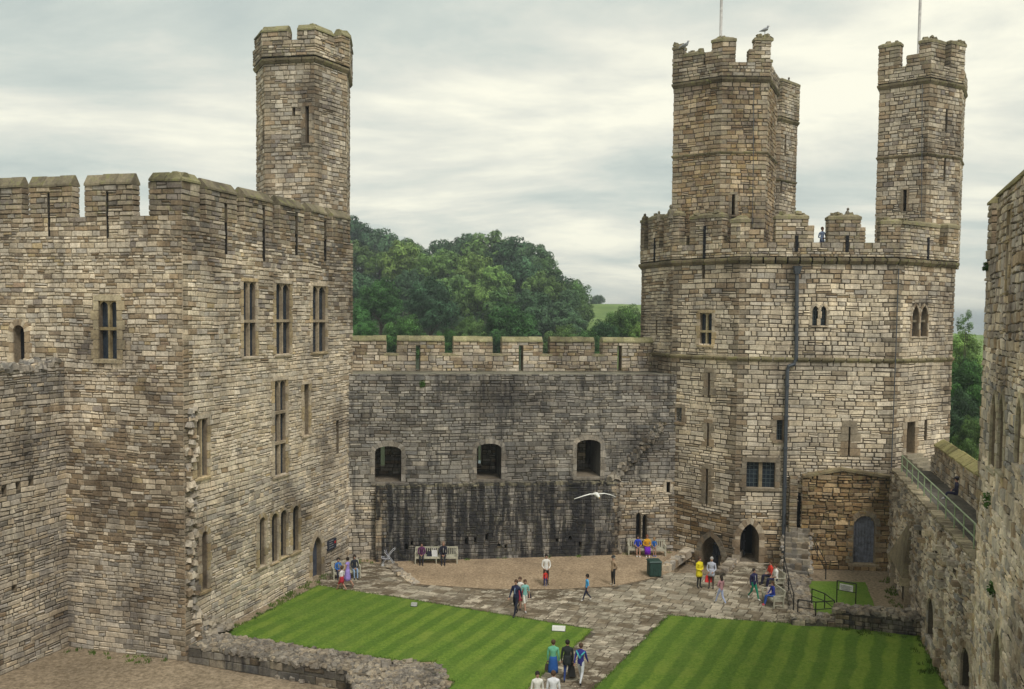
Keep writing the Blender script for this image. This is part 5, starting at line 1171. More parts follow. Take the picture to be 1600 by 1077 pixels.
for i, (x, y, Y, w_, k) in enumerate(mid_): tree(x, y, Y, w_, k, 'rounded tree halfway up the wooded hill, %s from the left' % ORD[i], 'middle trees on the wooded hill')
mid2 = [(560, 420, 205, 70, 'blue'), (640, 418, 200, 62, 'blue'), (700, 426, 196, 90, 'light'), (748, 440, 195, 72, 'light'), (790, 446, 192, 78, 'mid'), (830, 448, 190, 80, 'blue'), (868, 470, 186, 80, 'blue'), (900, 490, 180, 50, 'blue')]
for i, (x, y, Y, w_, k) in enumerate(mid2): tree(x, y, Y, w_, k, 'tree low on the wooded hill behind the nearest ones, %s from the left' % ORD[i], 'lower trees on the wooded hill')
low = [(594, 432, 150, 92, 'vivid', 'bright green tree above the left end of the curtain wall'), (552, 470, 140, 80, 'vivid', 'green tree right beside the left tower block, behind the curtain wall'), (672, 430, 160, 105, 'dark', 'darkest tree just above the curtain wall, left of centre'),
       (736, 492, 140, 70, 'mid', 'small mid green tree between the darkest tree and the domed one'), (797, 470, 140, 110, 'vivid', 'domed deep green tree above the middle of the curtain wall'), (880, 505, 150, 80, 'mid', 'green tree behind the right half of the curtain wall, left of the field'),
       (633, 490, 130, 90, 'vivid', 'low bushy green tree behind the second battlement gap'), (915, 512, 130, 70, 'vivid', 'low bright green bush tree at the foot of the field'), (978, 474, 135, 84, 'mid', 'tree touching the left side of the great many-sided tower'), (944, 498, 133, 66, 'dark', 'dark tree below the green field'), (1003, 500, 128, 50, 'light', 'pale green tree peeping out beside the great tower')]
for x, y, Y, w_, k, lb in low+[(700, 512, 120, 60, 'vivid', 'low green bush filling the third battlement gap of the curtain wall'), (572, 500, 125, 60, 'vivid', 'low bush behind the first battlement gap of the curtain wall')]: tree(x, y, Y, w_, k, lb, 'nearest trees behind the curtain wall', mesh=CRN)
tree(934, 460, 420, 28, 'blue', 'small distant tree alone at the top of the green field', None)
for x, y, Y, w_, k, lb, mm in ((1509, 484, 92, 34, 'mid', 'sparse tall tree top against the sea beside the near right tower', CRS), (1503, 512, 96, 80, 'light', 'pale yellow green tree between the two right towers', CRN), (1512, 555, 90, 84, 'vivid', 'deep green tree between the two right towers, above the parked car', CRN), (1500, 605, 87, 84, 'dark', 'lowest dark tree between the two right towers', CRN), (1545, 590, 93, 90, 'dark', 'dark tree mostly hidden by the near right tower', CRN), (1522, 648, 84, 66, 'mid', 'low green bush just above the coping of the wall walk', CRN)):
    tree(x, y, Y, w_, k, lb, None, mesh=mm, hr=1.35, base_z=-4)
# a hidden belt of woodland filling between the crowns
hw = MB(); rn = random.Random(31)
pts = [q for i, q in enumerate(bases[:30]) if i not in (9, 10, 11, 21, 29)]
for k in range(9000):
    bx, by, bz = rn.choice(pts); p = Vector((bx+rn.uniform(-6, 5), by+rn.uniform(-6, 6), bz+rn.uniform(-1, 5))); a = Vector((rn.gauss(0, 1), rn.gauss(0, 1), rn.gauss(0, .6))).normalized(); b = a.orthogonal().normalized(); s_ = rn.uniform(.3, .8); g = rn.uniform(.6, 1.2); hw.face([p-a*s_, p-b*s_*.6, p+a*s_, p+b*s_*.6], (g, g, g))
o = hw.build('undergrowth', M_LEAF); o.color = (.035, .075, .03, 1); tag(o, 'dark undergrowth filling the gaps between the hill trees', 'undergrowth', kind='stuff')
fld = [D(915, 474, 330), D(960, 474, 380), D(1010, 478, 420), D(930, 500, 260), D(985, 505, 260), D(950, 520, 200), D(1010, 520, 200), D(934, 474, 420)]
cp = [(p[0], p[1], p[2]) for p in bases if p[2] > -4]+[(p.x, p.y, p.z) for p in fld]+[(-300, 90, -6), (-60, 85, -6), (0, 80, -6), (-30, 105, -6), (-5, 105, -6), (-60, 105, -6), (40, 80, -4), (90, 90, -4), (-300, 300, 45), (-120, 340, 50), (-200, 420, 30), (0, 480, 16), (90, 450, 12), (140, 300, 2), (80, 200, -3), (150, 150, -5), (200, 500, -6), (300, 300, -6), (-100, 600, -6), (100, 600, -6), (-350, 600, -6)]
def hz(x, y):
    s_ = 0; w_ = 0
    for a, b, c in cp: d2_ = (x-a)**2+(y-b)**2+30; k = 1/d2_**1.5; s_ += c*k; w_ += k
    return s_/w_
hm = MB(); nx, ny = 64, 60; gr = [[(-350+650*i/nx, 78+542*j/ny) for i in range(nx+1)] for j in range(ny+1)]; hh_ = [[hz(*gr[j][i])-.3 for i in range(nx+1)] for j in range(ny+1)]
for j in range(ny+1):
    for i in range(nx+1): hm.v.append((*gr[j][i], hh_[j][i] if not (i in (0, nx) or j == ny) else -12))
for j in range(ny):
    for i in range(nx): a = j*(nx+1)+i; hm.f.append((a, a+1, a+nx+2, a+nx+1)); hm.c.append((1, 1, 1)); hm.m.append(0)
M_FIELD = ground_mat('field_grass', [(.3, (.10, .17, .045)), (.55, (.16, .235, .065)), (.75, (.22, .28, .09))], .12, .03, .1)
M_HILL = ground_mat('hill_ground', [(.3, (.10, .17, .045)), (.55, (.16, .235, .065)), (.75, (.22, .28, .09))], .12, .03, .1); t_ = NT(M_HILL); P_n = t_.n('ShaderNodeNewGeometry').outputs['Position']; sp_ = t_.n('ShaderNodeSeparateXYZ'); t_.l(P_n, sp_.inputs[0])
fw = t_.math('GREATER_THAN', t_.math('MULTIPLY', sp_.outputs[1], .078), sp_.outputs[0]); old = t_.b.inputs['Base Color'].links[0].from_socket      # dark woodland floor, tree shade painted into its colour
t_.l(t_.mix('MIX', fw, old, (.035, .045, .022)), t_.b.inputs['Base Color'])
tag(hm.build('hill', M_HILL, smooth=True), kind='structure')
M_SEA = mat('sea_water', (.16, .21, .24), .35, 0, .5); t_ = NT(M_SEA); t_.bump(t_.noise(t_.n('ShaderNodeNewGeometry').outputs['Position'], .4, 4, .6), .25, .3)
sheet('sea', [(-9000, 60), (9000, 60), (9000, 16000), (-9000, 16000)], M_SEA, -6.0)
sheet('low_ground', [(-400, -60), (400, -60), (400, 130), (-400, 130)], M_FIELD, -4.2)
M_RIV = mat('river_water', (.20, .25, .27), .25, 0, .5); sheet('river', [(-200, 70), (30, 70), (30, 118), (-200, 118)], M_RIV, -2.6)
sheet('car_park', [(60, 95), (75, 95), (90, 125), (66, 125)], simple('asphalt', (.09, .09, .09), .9), -4.1)
fs = MB()
for i in range(24): x0 = -1500+i*400; fs.face([(x0, 9000, -6), (x0+400, 9000, -6), (x0+400, 9000, 25+30*noise.noise((i*.4, 0, 0))), (x0, 9000, 25+30*noise.noise(((i-1)*.4, 0, 0)))])
for i in range(24): x0 = -1500+i*400; fs.face([(x0, 9000, 25+30*noise.noise(((i-1)*.4, 0, 0))), (x0+400, 9000, 25+30*noise.noise((i*.4, 0, 0))), (x0+400, 10500, -6), (x0, 10500, -6)])
tag(fs.build('far_shore', simple('distant_land', (.25, .32, .36), .95)), kind='structure')

# parked car seen over the wall walk
cl = D(1514, 720, 118); car = thing('parked_car', (cl.x, cl.y, -4.1), 'white parked car glimpsed beyond the mossy coping of the wall walk', 'car', rz=R(10))
M_CARP = simple('white_car_paint', (.7, .7, .7), .3, 0, .03, 2, .5)
def loft(mb, secs, c=(1, 1, 1), mi=0):
    n0 = len(mb.v); k = len(secs[0])
    for s_ in secs: mb.v.extend(s_)
    for i in range(len(secs)-1):
        for j in range(k): mb.f.append((n0+i*k+j, n0+i*k+(j+1) % k, n0+(i+1)*k+(j+1) % k, n0+(i+1)*k+j)); mb.c.append(c); mb.m.append(mi)
    mb.f.append(tuple(n0+j for j in reversed(range(k)))); mb.c.append(c); mb.m.append(mi); mb.f.append(tuple(n0+(len(secs)-1)*k+j for j in range(k))); mb.c.append(c); mb.m.append(mi)
def csec(x, hw_, z0, z1, r_=.1): return [(x, -hw_, z0), (x, hw_, z0), (x, hw_+.03, (z0+z1)/2), (x, hw_-r_, z1), (x, -hw_+r_, z1), (x, -hw_-.03, (z0+z1)/2)]
b = MB(); loft(b, [csec(-2.05, .7, .35, .7), csec(-1.9, .8, .25, .9), csec(-.9, .83, .25, .95), csec(1.5, .83, .25, .95), csec(1.95, .8, .3, .92), csec(2.05, .72, .35, .8)]); b.build('body', M_CARP, car, local=True)
b = MB(); loft(b, [csec(-.95, .72, .93, .97, .02), csec(-.35, .68, .93, 1.38, .12), csec(1.2, .68, .93, 1.38, .12), csec(1.8, .72, .93, .97, .02)]); cab = b.build('window_glass', M_GLASS, car, local=True)
b = MB(); b.hexa([(-.3, -.57, 1.385), (1.15, -.57, 1.385), (1.15, .57, 1.385), (-.3, .57, 1.385), (-.25, -.5, 1.43), (1.1, -.5, 1.43), (1.1, .5, 1.43), (-.25, .5, 1.43)]); b.build('roof', M_CARP, car, local=True)
for x in (-1.3, 1.3):
    for y in (-.78, .78):
        b = MB(); b.tube([(x, y-.09, .3), (x, y+.09, .3)], .3, 14); wo = b.build('wheel', simple('tyre', (.02, .02, .02), .9), car, local=True)

# ================================================================ BENCHES, BIN, SIGN, PUSHCHAIR
def bench(loc, rz, L_, lab, group=None):
    t = thing('garden_bench', loc, lab, 'bench', rz, group); h = L_/2; b = MB()
    for k in range(5): b.box(-h, h, -.42+k*.1, -.42+k*.1+.075, .42, .445)
    b.box(-h, h, -.44, -.41, .34, .42); b.build('seat', M_WOODB, t, local=True); b = MB()
    n_ = int(L_/.125)
    for k in range(n_): x = -h+.08+(L_-.16)*k/(n_-1); b.beam((x, .06, .47), (x, .16, .86), .045, .018)
    b.beam((-h, .165, .89), (h, .165, .89), .05, .09); b.beam((-h, .06, .46), (h, .06, .46), .04, .05); b.build('backrest', M_WOODB, t, local=True)
    for x in (-h, h):
        b = MB(); b.beam((x, -.42, 0), (x, -.42, .64), .065, .065, up=(0, 1, 0)); b.build('leg', M_WOODB, t, local=True)
        b = MB(); b.beam((x, .1, 0), (x, .08, .45), .065, .065, up=(0, 1, 0)); b.beam((x, .08, .44), (x, .18, .92), .065, .06, up=(0, 1, 0)); b.build('leg', M_WOODB, t, local=True)
        b = MB(); b.box(x-.045, x+.045, -.46, .12, .64, .67); b.build('armrest', M_WOODB, t, local=True)
        b = MB(); b.box(x-.02, x+.02, -.4, .1, .14, .19); b.box(x-.02, x+.02, -.4, .1, .36, .42); b.build('side_rail', M_WOODB, t, local=True)
    if L_ > 2:
        for y in (-.42, .1): b = MB(); b.beam((0, y, 0), (0, y, .42), .06, .06, up=(0, 1, 0)); b.build('leg', M_WOODB, t, local=True)
    return t
def GP(px, py, z=.015): p = G(px, py, z); return Vector((p.x, p.y, z))
B1 = GP(682, 879); bench(B1, R(3), 2.5, 'slatted wooden bench against the black-streaked curtain wall, man in dark suit on it', 'slatted wooden benches')
B2 = GP(1010, 866.5); bench(B2, R(-2), 2.3, 'slatted wooden bench with three people beside the great tower, behind the bin', 'slatted wooden benches')
B3 = GP(540, 902); bench(B3, R(22), 1.5, 'wooden bench right of the pointed doorway at the foot of the left tower block', 'slatted wooden benches')
B4 = GP(1212, 944); bench(B4, R(-83), 1.5, 'wooden bench seen end-on near the stair foot, nearer of the two', 'slatted wooden benches')
B5 = GP(1213, 916); bench(B5, R(-83), 1.5, 'wooden bench seen end-on near the stair foot, farther of the two', 'slatted wooden benches')
p = GP(1022, 900); bn = thing('litter_bin', p, 'square dark green litter bin on the edge of the gravel', 'bin', R(6)); b = MB(); s_ = .33
b.hexa([(-s_, -s_, .04), (s_, -s_, .04), (s_, s_, .04), (-s_, s_, .04), (-s_-.02, -s_-.02, .86), (s_+.02, -s_-.02, .86), (s_+.02, s_+.02, .86), (-s_-.02, s_+.02, .86)])
for x in (-.22, -.075, .075, .22): b.box(x-.06, x+.06, -s_-.035, -s_-.01, .1, .8); b.box(s_+.01, s_+.035, x-.06, x+.06, .1, .8); b.box(-s_-.035, -s_-.01, x-.06, x+.06, .1, .8)
b.build('body', M_BIN, bn, local=True); b = MB(); b.hexa([(-s_-.06, -s_-.06, .86), (s_+.06, -s_-.06, .86), (s_+.06, s_+.06, .86), (-s_-.06, s_+.06, .86), (-s_, -s_, .95), (s_, -s_, .95), (s_, s_, .95), (-s_, s_, .95)]); b.build('lid', M_BIN, bn, local=True)
# sign frame on the small lawn
a, c = GP(1307, 948), GP(1323, 951); a = Vector((a.x, a.y, .04)); c = Vector((c.x, c.y, .04)); c = a+(c-a).normalized()*.95
sg = thing('sign_frame', a, 'black metal frame with a small pale notice standing on the small lawn', 'sign'); b = MB()
b.tube([a, a+Vector((0, 0, 1.35))], .03, 6); b.tube([c, c+Vector((0, 0, 1.35))], .03, 6); b.tube([a+Vector((0, 0, 1.35)), c+Vector((0, 0, 1.35))], .03, 6); b.tube([a+Vector((0, 0, .12)), c+Vector((0, 0, .12))], .02, 6); b.tube([a+Vector((0, 0, .88)), c+Vector((0, 0, .88))], .02, 6); b.build('frame', M_IRON, sg)
dd_ = (c-a).normalized(); nn2 = Vector((dd_.y, -dd_.x, 0)); b = MB(); wallbox(b, a.xy, dd_.xy, nn2.xy, .14, .8, .95, 1.27, .0, .04); pn = b.build('panel', simple('pale_notice', (.5, .5, .47), .5), sg)
b = MB()
for k in range(5): wallbox(b, a.xy, dd_.xy, nn2.xy, .2, .74 if k % 2 else .66, .99+k*.05, 1.005+k*.05, .04, .045)
b.build('lettering', M_PAINTDARK, pn)
# pushchair
p = GP(606, 884); pc = thing('pushchair', p, 'folding pushchair with pale frame parked by the curtain wall, left of the bench', 'pushchair', R(8)); M_FR = simple('pale_frame', (.55, .56, .6), .4)
b = MB()
for y in (-.2, .2): b.tube([(.42, y, 1.02), (.3, y, .95), (-.3, y, .2)], .016, 6); b.tube([(-.22, y, .9), (.32, y, .2)], .016, 6); b.tube([(-.38, y, .52), (.1, y, .45)], .014, 6)
b.tube([(.42, -.2, 1.02), (.42, .2, 1.02)], .018, 6); b.tube([(-.38, -.2, .52), (-.38, .2, .52)], .014, 6); b.build('frame', M_FR, pc, local=True)
b = MB(); b.hexa([(-.32, -.19, .44), (.06, -.19, .4), (.06, .19, .4), (-.32, .19, .44), (-.32, -.19, .47), (.06, -.19, .43), (.06, .19, .43), (-.32, .19, .47)]); b.hexa([(.05, -.19, .42), (.08, -.19, .42), (.08, .19, .42), (.05, .19, .42), (-.12, -.19, .92), (-.09, -.19, .92), (-.09, .19, .92), (-.12, .19, .92)][::1]); b.build('seat', simple('pushchair_cloth', (.20, .2, .25), .8), pc, local=True)
for x, y in ((-.3, -.22), (-.3, .22), (.33, -.22), (.33, .22)): b = MB(); b.tube([(x, y-.02, .1), (x, y+.02, .1)], .1, 14); b.tube([(x, y-.025, .1), (x, y+.025, .1)], .05, 10, mi=1); b.build('wheel', [simple('tyre', (.35, .34, .31), .8), M_FR], pc, local=True)
# small fittings on the lawns
for x, y, sx, sy, sz, lb, mt, nm, ct in ((873, 985, .62, .3, .18, 'long white floodlight box on the corner of the left lawn', M_WHITE, 'floodlight_box', 'floodlight'), (647, 947, .3, .2, .16, 'small grey floodlight box on the far edge of the left lawn', simple('grey_box_paint', (.4, .4, .38), .6), 'floodlight_box', 'floodlight')):
    p = GP(x, y, .045); t = thing(nm, p, lb, ct, R(-8)); b = MB(); b.hexa([(-sx/2, -sy/2, 0), (sx/2, -sy/2, 0), (sx/2, sy/2, 0), (-sx/2, sy/2, 0), (-sx/2, -sy/2+.06, sz), (sx/2, -sy/2+.06, sz), (sx/2, sy/2, sz), (-sx/2, sy/2, sz)]); b.build('housing', mt, t, local=True)
    b = MB(); b.box(-sx/2-.02, sx/2+.02, -sy/2-.03, sy/2+.02, -.03, .02); b.build('base_plate', M_IRON, t, local=True)

# ================================================================ GULLS
M_GW = simple('gull_white', (.75, .74, .7), .7, 0, .05); M_GG = simple('gull_grey', (.30, .31, .33), .7, 0, .1); M_GB = simple('gull_beak', (.6, .35, .05), .5)
def perched(loc, rz, lab, s_=1.0, dark=True):
    t = thing('gull', loc, lab, 'gull', rz); b = MB(); k = s_
    b.tube([(.26*k, 0, .16*k), (.16*k, 0, .2*k), (.02*k, 0, .25*k), (-.1*k, 0, .31*k), (-.14*k, 0, .38*k), (-.16*k, 0, .44*k), (-.2*k, 0, .45*k)], [.012*k, .05*k, .095*k, .085*k, .055*k, .05*k, .02*k], 10); b.tube([(0, .03*k, .16*k), (0, .03*k, 0)], .008*k, 5, mi=0); b.tube([(0, -.03*k, .16*k), (0, -.03*k, 0)], .008*k, 5)
    b.build('body', M_GW if not dark else M_GG, t, local=True, smooth=True)
    for y in (-1, 1): b = MB(); b.tube([(-.08*k, y*.07*k, .29*k), (.08*k, y*.085*k, .25*k), (.3*k, y*.03*k, .16*k)], [.03*k, .05*k, .008*k], 8); b.build('wing', M_GG, t, local=True, smooth=True)
    b = MB(); b.tube([(-.2*k, 0, .45*k), (-.27*k, 0, .44*k)], [.014*k, .004*k], 6); b.build('beak', M_GB, t, local=True)
for x, yb, Y, rz, lb in ((1070, 79, 57.3, R(160), 'dark gull perched on the broken top of the left front turret'), (1195, 55, 56.2, R(190), 'gull perched on the right tooth of the left front turret')): perched(D(x, yb, Y), rz, lb, 1.25)
p = D(932, 773, 30); gl = thing('gull', p, 'white gull gliding with spread wings in front of the curtain wall', 'gull', R(15))
b = MB(); b.tube([(0, .26, -.02), (0, .14, 0), (0, 0, .01), (0, -.16, -.01), (0, -.22, -.03), (-.0, -.27, -.05)], [.03, .05, .075, .055, .045, .02], 10); b.build('body', M_GW, gl, local=True, smooth=True)
for s_ in (-1, 1):
    b = MB(); pr = [(0.04, .0, .02, .13), (.25, -.05, .04, .14), (.48, -.03, -.02, .115), (.64, .04, -.09, .07), (.76, .12, -.15, .01)]; k = 1.0 if s_ > 0 else 1.0; n0 = 0
    for x, y, z, c_ in pr: b.v += [(s_*x*k, y-c_*.5, z), (s_*x*k, y, z+.018), (s_*x*k, y+c_*.5, z), (s_*x*k, y, z-.008)]
    for i in range(4):
        for j in range(4): q_ = (i*4+j, i*4+(j+1) % 4, (i+1)*4+(j+1) % 4, (i+1)*4+j); b.f.append(q_); b.c.append((1, 1, 1)); b.m.append(0)
    b.build('wing', M_GW, gl, local=True, smooth=True)
b = MB(); b.tube([(0, -.27, -.05), (0, -.33, -.06)], [.016, .005], 6); b.build('beak', M_GB, gl, local=True)

# ================================================================ PEOPLE
_cm = {}
def cmat(c, rough=.8):
    k = (tuple(round(x, 3) for x in c), rough)
    if k not in _cm: _cm[k] = simple('cloth' if rough > .6 else 'smooth_surface', c, rough, 0, .15, 14)
    return _cm[k]
SKIN = (.42, .24, .17); HAIRD = (.025, .018, .014); HAIRB = (.09, .05, .03); HAIRG = (.35, .34, .32); FAIR = (.30, .19, .09)
def person(loc, hgt, rz, lab, pose='stand', arms='down', top=(.3, .3, .3), legs=(.05, .05, .07), shoes=(.03, .03, .03), hair=HAIRD, sleeve='long', shorts=False, skirt=None, coat=None, hairlen=0, bulk=1.0, headk=1.0, lean=0.0, hat=None, stripe=None, backp=None, seat=.44, phase=1, group='visitors in the castle court', cat='person'):
    s = hgt/1.75; V = {}; E = []; T = {}
    def j(n_, x, y, z, r_): V[n_] = (Vector((x*s, y*s, z*s)), r_*s)
    sit = pose == 'sit'; hz_ = (seat+.09)/s if sit else .93; lf = lean
    j('pel', 0, 0, hz_, .125*bulk); j('wai', 0, -lf*.25, hz_+.17, .115*bulk); j('che', 0, -lf*.6, hz_+.36, .14*bulk); j('uch', 0, -lf*.85, hz_+.47, .11*bulk); j('nec', 0, -lf, hz_+.57, .052)
    hk = headk/s if hgt < 1.45 else 1.0; hk = min(hk, 1.3); nz = hz_+.57
    j('hd0', 0, -lf-.01, nz+.055*hk, .066*hk); j('hd1', 0, -lf-.012, nz+.12*hk, .088*hk); j('hd2', 0, -lf-.005, nz+.19*hk, .085*hk); j('nos', 0, -lf-.105*hk, nz+.11*hk, .016*hk)
    for sd_x, S in ((-1, 'l'), (1, 'r')):
        j('hip'+S, sd_x*.085, -.01, hz_-.04, .095*bulk)
        if sit:
            cr_ = .06 if sd_x*phase > 0 else 0; j('kne'+S, sd_x*.1, -.44, hz_-.02+cr_, .062); j('ank'+S, sd_x*.09, -.50-cr_, .08/s*.9, .042); j('toe'+S, sd_x*.1, -.66-cr_, .04/s*.9, .034)
        elif pose == 'walk':
            f_ = sd_x*phase
            if f_ > 0: j('kne'+S, sd_x*.09, -.20, .50, .062); j('ank'+S, sd_x*.09, -.33, .10, .042); j('toe'+S, sd_x*.1, -.48, .06, .034)
            else: j('kne'+S, sd_x*.09, .05, .49, .062); j('ank'+S, sd_x*.09, .34, .15, .042); j('toe'+S, sd_x*.1, .24, .03, .034)
        else: j('kne'+S, sd_x*.10, -.015, .5, .062); j('ank'+S, sd_x*.105, .02, .085, .042); j('toe'+S, sd_x*.13, -.14, .035, .034)
        shx = .175*bulk**.5; j('sho'+S, sd_x*shx, -lf*.8, hz_+.46, .062*bulk**.5)
        zb = hz_+.46
        A_ = {'down': ((.235, .02-lf, zb-.29), (.24, -.05-lf, zb-.54)), 'fold': ((.25, -.02-lf, zb-.28), (.05, -.2-lf, zb-.33)), 'back': ((.25, .08, zb-.27), (.06, .16, zb-.42)), 'lap': ((.23, -.08-lf, zb-.27), (.07, -.27-lf, zb-.38)),
              'hold': ((.24, -.03-lf, zb-.29), (.12, -.22-lf, zb-.40)), 'swing': ((.23, .10*sd_x*phase, zb-.28), (.24, (.14 if sd_x*phase > 0 else -.26), zb-.48)), 'drink': ((.23, -.12, zb-.26), (.07, -.24, zb-.08 if sd_x > 0 else zb-.34))}[arms]
        (ex, ey, ez), (wx, wy, wz) = A_; j('elb'+S, sd_x*ex, ey, ez, .044*bulk**.5); j('wri'+S, sd_x*wx, wy, wz, .03)
        wd = (V['wri'+S][0]-V['elb'+S][0]).normalized(); pb_ = V['wri'+S][0]+wd*.055*s; V['pal'+S] = (pb_, .036*s)
        sdv = wd.cross(Vector((0, 1, .3))).normalized(); cu = wd.cross(sdv).normalized()*(-1 if sd_x > 0 else 1)
        for k in range(4):
            ln = (.055, .065, .06, .045)[k]; V['f%d%s' % (k, S)] = (pb_+sdv*(k-1.5)*.021*s+wd*ln*.8*s, .010*s); V['g%d%s' % (k, S)] = (pb_+sdv*(k-1.5)*.022*s+wd*(ln*1.25)*s+cu*.02*s, .008*s)
        V['th'+S] = (V['wri'+S][0]+wd*.045*s-sdv*.05*s+cu*.01*s, .011*s)
    ch = [('pel', 'wai', 'top'), ('wai', 'che', 'top'), ('che', 'uch', 'top'), ('uch', 'nec', 'top'), ('nec', 'hd0', 'skin'), ('hd0', 'hd1', 'skin'), ('hd1', 'hd2', 'skin'), ('hd1', 'nos', 'skin')]
    for S in 'lr':
        ch += [('pel', 'hip'+S, 'legs'), ('hip'+S, 'kne'+S, 'legs'), ('kne'+S, 'ank'+S, 'skin' if (shorts or skirt) else 'legs'), ('ank'+S, 'toe'+S, 'shoes'), ('uch', 'sho'+S, 'top'), ('sho'+S, 'elb'+S, 'top' if sleeve != 'none' else 'skin'), ('elb'+S, 'wri'+S, 'top' if sleeve == 'long' else 'skin'), ('wri'+S, 'pal'+S, 'skin'), ('pal'+S, 'th'+S, 'skin')]
        for k in range(4): ch += [('pal'+S, 'f%d%s' % (k, S), 'skin'), ('f%d%s' % (k, S), 'g%d%s' % (k, S), 'skin')]
    names = list(V); idx = {n_: i for i, n_ in enumerate(names)}; me = bpy.data.meshes.new('tmp'); me.from_pydata([V[n_][0] for n_ in names], [(idx[a], idx[b]) for a, b, _ in ch], [])
    to = bpy.data.objects.new('tmp', me); col.objects.link(to); to.modifiers.new('s', 'SKIN').use_smooth_shade = True; sub = to.modifiers.new('u', 'SUBSURF'); sub.levels = 1
    for i, n_ in enumerate(names): sv = me.skin_vertices[0].data[i]; sv.radius = (V[n_][1], V[n_][1]); sv.use_root = (n_ == 'pel')
    dg = bpy.context.evaluated_depsgraph_get(); bm_ = bpy.data.meshes.new_from_object(to.evaluated_get(dg)); bpy.data.objects.remove(to); bpy.data.meshes.remove(me)
    mats = ['skin', 'top', 'legs', 'shoes']; cols = {'skin': SKIN, 'top': top, 'legs': legs, 'shoes': shoes}
    bm_.materials.clear()
    for q in mats: bm_.materials.append(cmat(cols[q]))
    segs = [(V[a][0], V[b][0], V[a][1], V[b][1], t_) for a, b, t_ in ch]
    for pl in bm_.polygons:
        c = pl.center; best = (1e9, 0)
        for a, b, ra, rb, t_ in segs:
            ab = b-a; tt = max(0, min(1, (c-a).dot(ab)/max(1e-9, ab.dot(ab)))); dd = (c-(a+ab*tt)).length-(ra+(rb-ra)*tt)
            if dd < best[0]: best = (dd, t_)
        pl.material_index = mats.index(best[1]); pl.use_smooth = True
    t = thing('person', loc, lab, cat, rz, group); bo_ = bpy.data.objects.new('body', bm_); col.objects.link(bo_); bo_.parent = t; bm_.name = 'body'
    h1, h2 = V['hd1'][0], V['hd2'][0]; r_ = V['hd1'][1]; m_ = MB(); rn = random.Random(len(lab)); Vc = (h1+h2)/2+Vector((0, .022*s, .022*s))
    m_.blob(Vc, (r_*1.17, r_*1.12, r_*1.28), (1, 1, 1), 0, rn, 10, 7, .05)
    if hairlen: m_.blob(Vc+Vector((0, .05*s, -.11*s*hairlen)), (r_*1.1, r_*.7, r_*(1.0+.7*hairlen)), (1, 1, 1), 0, rn, 10, 7, .06)
    m_.v = [v for v in m_.v]; m_.build('hair', cmat(hair), t, local=True, smooth=True)
    em = MB()
    for x in (-1, 1): em.blob(h1+Vector((x*.032*s, -r_*1.0, .022*s)), .011*s, nu=6, nv=4)
    em.blob(h1+Vector((0, -r_*.97, -.045*s)), (.022*s, .008*s, .006*s), nu=6, nv=4); em.build('face', cmat((.10, .04, .035)), t, local=True)
    if hat is not None: m_ = MB(); m_.blob(Vc+Vector((0, -.01*s, .06*s)), (r_*1.28, r_*1.28, r_*.85), nu=12, nv=6); m_.tube([Vc+Vector((0, -.05*s, .045*s)), Vc+Vector((0, -.06*s, .06*s))], r_*1.35, 12); m_.build('hat', cmat(hat), t, local=True, smooth=True)
    def cone(nm, c, z_top, z_bot, r0, r1, yo=0.0, ff=0):
        m_ = MB(); n_ = 14; rn_2 = random.Random(3)
        rings = []
        for i in range(5):
            f = i/4; zz_ = z_top+(z_bot-z_top)*f; rr_ = r0+(r1-r0)*f**.8; rings.append([((math.cos(6.283*k/n_)*rr_*(1+.07*f*math.sin(k*2.7)))*s, (math.sin(6.283*k/n_)*rr_*.82*(1+.07*f*math.sin(k*2.7))+yo)*s, zz_*s) for k in range(n_)])
        loft(m_, rings); m_.build(nm, cmat(c), t, local=True, smooth=True)
    if skirt:
        if sit: m_ = MB(); loft(m_, [[(x*s, y*s, z*s) for x, y, z in q] for q in ([(-.17, .08, hz_-.12), (.17, .08, hz_-.12), (.16, .06, hz_+.1), (-.16, .06, hz_+.1)], [(-.19, -.25, hz_-.14), (.19, -.25, hz_-.14), (.17, -.25, hz_+.08), (-.17, -.25, hz_+.08)], [(-.2, -.5, hz_-.35), (.2, -.45, hz_-.35), (.18, -.53, hz_+.05), (-.18, -.53, hz_+.05)], [(-.19, -.47, skirt[1]), (.19, -.47, skirt[1]), (.19, -.58, skirt[1]), (-.19, -.58, skirt[1])])]); m_.build('skirt', cmat(skirt[0]), t, local=True, smooth=True)
        else: cone('skirt', skirt[0], hz_+.14, skirt[1], .135*bulk, skirt[2] if len(skirt) > 2 else .24)
    if coat and not sit: cone('coat_hem', coat[0], hz_+.2, coat[1], .14*bulk, coat[2] if len(coat) > 2 else .19)
    if stripe: m_ = MB(); m_.tube([V['uch'][0]+Vector((0, -.115*s, 0)), V['che'][0]+Vector((0, -.15*s, -.02)), V['wai'][0]+Vector((0, -.125*s, 0))], .018*s, 6); m_.build('zip_panel', cmat(stripe), t, local=True)
    if backp:
        m_ = MB(); w_ = V['wai'][0]+Vector((0, .12*s*bulk, .04*s))
        for sx in (-1, 1): m_.tube([V['sho'+('r' if sx > 0 else 'l')][0]+Vector((0, .05*s, .03*s)), V['che'][0]+Vector((sx*.08*s, .135*s*bulk, .02*s)), w_], [.035*s, .035*s, .02*s], 6)
        m_.build('jacket_panel', cmat(backp), t, local=True)
    return t
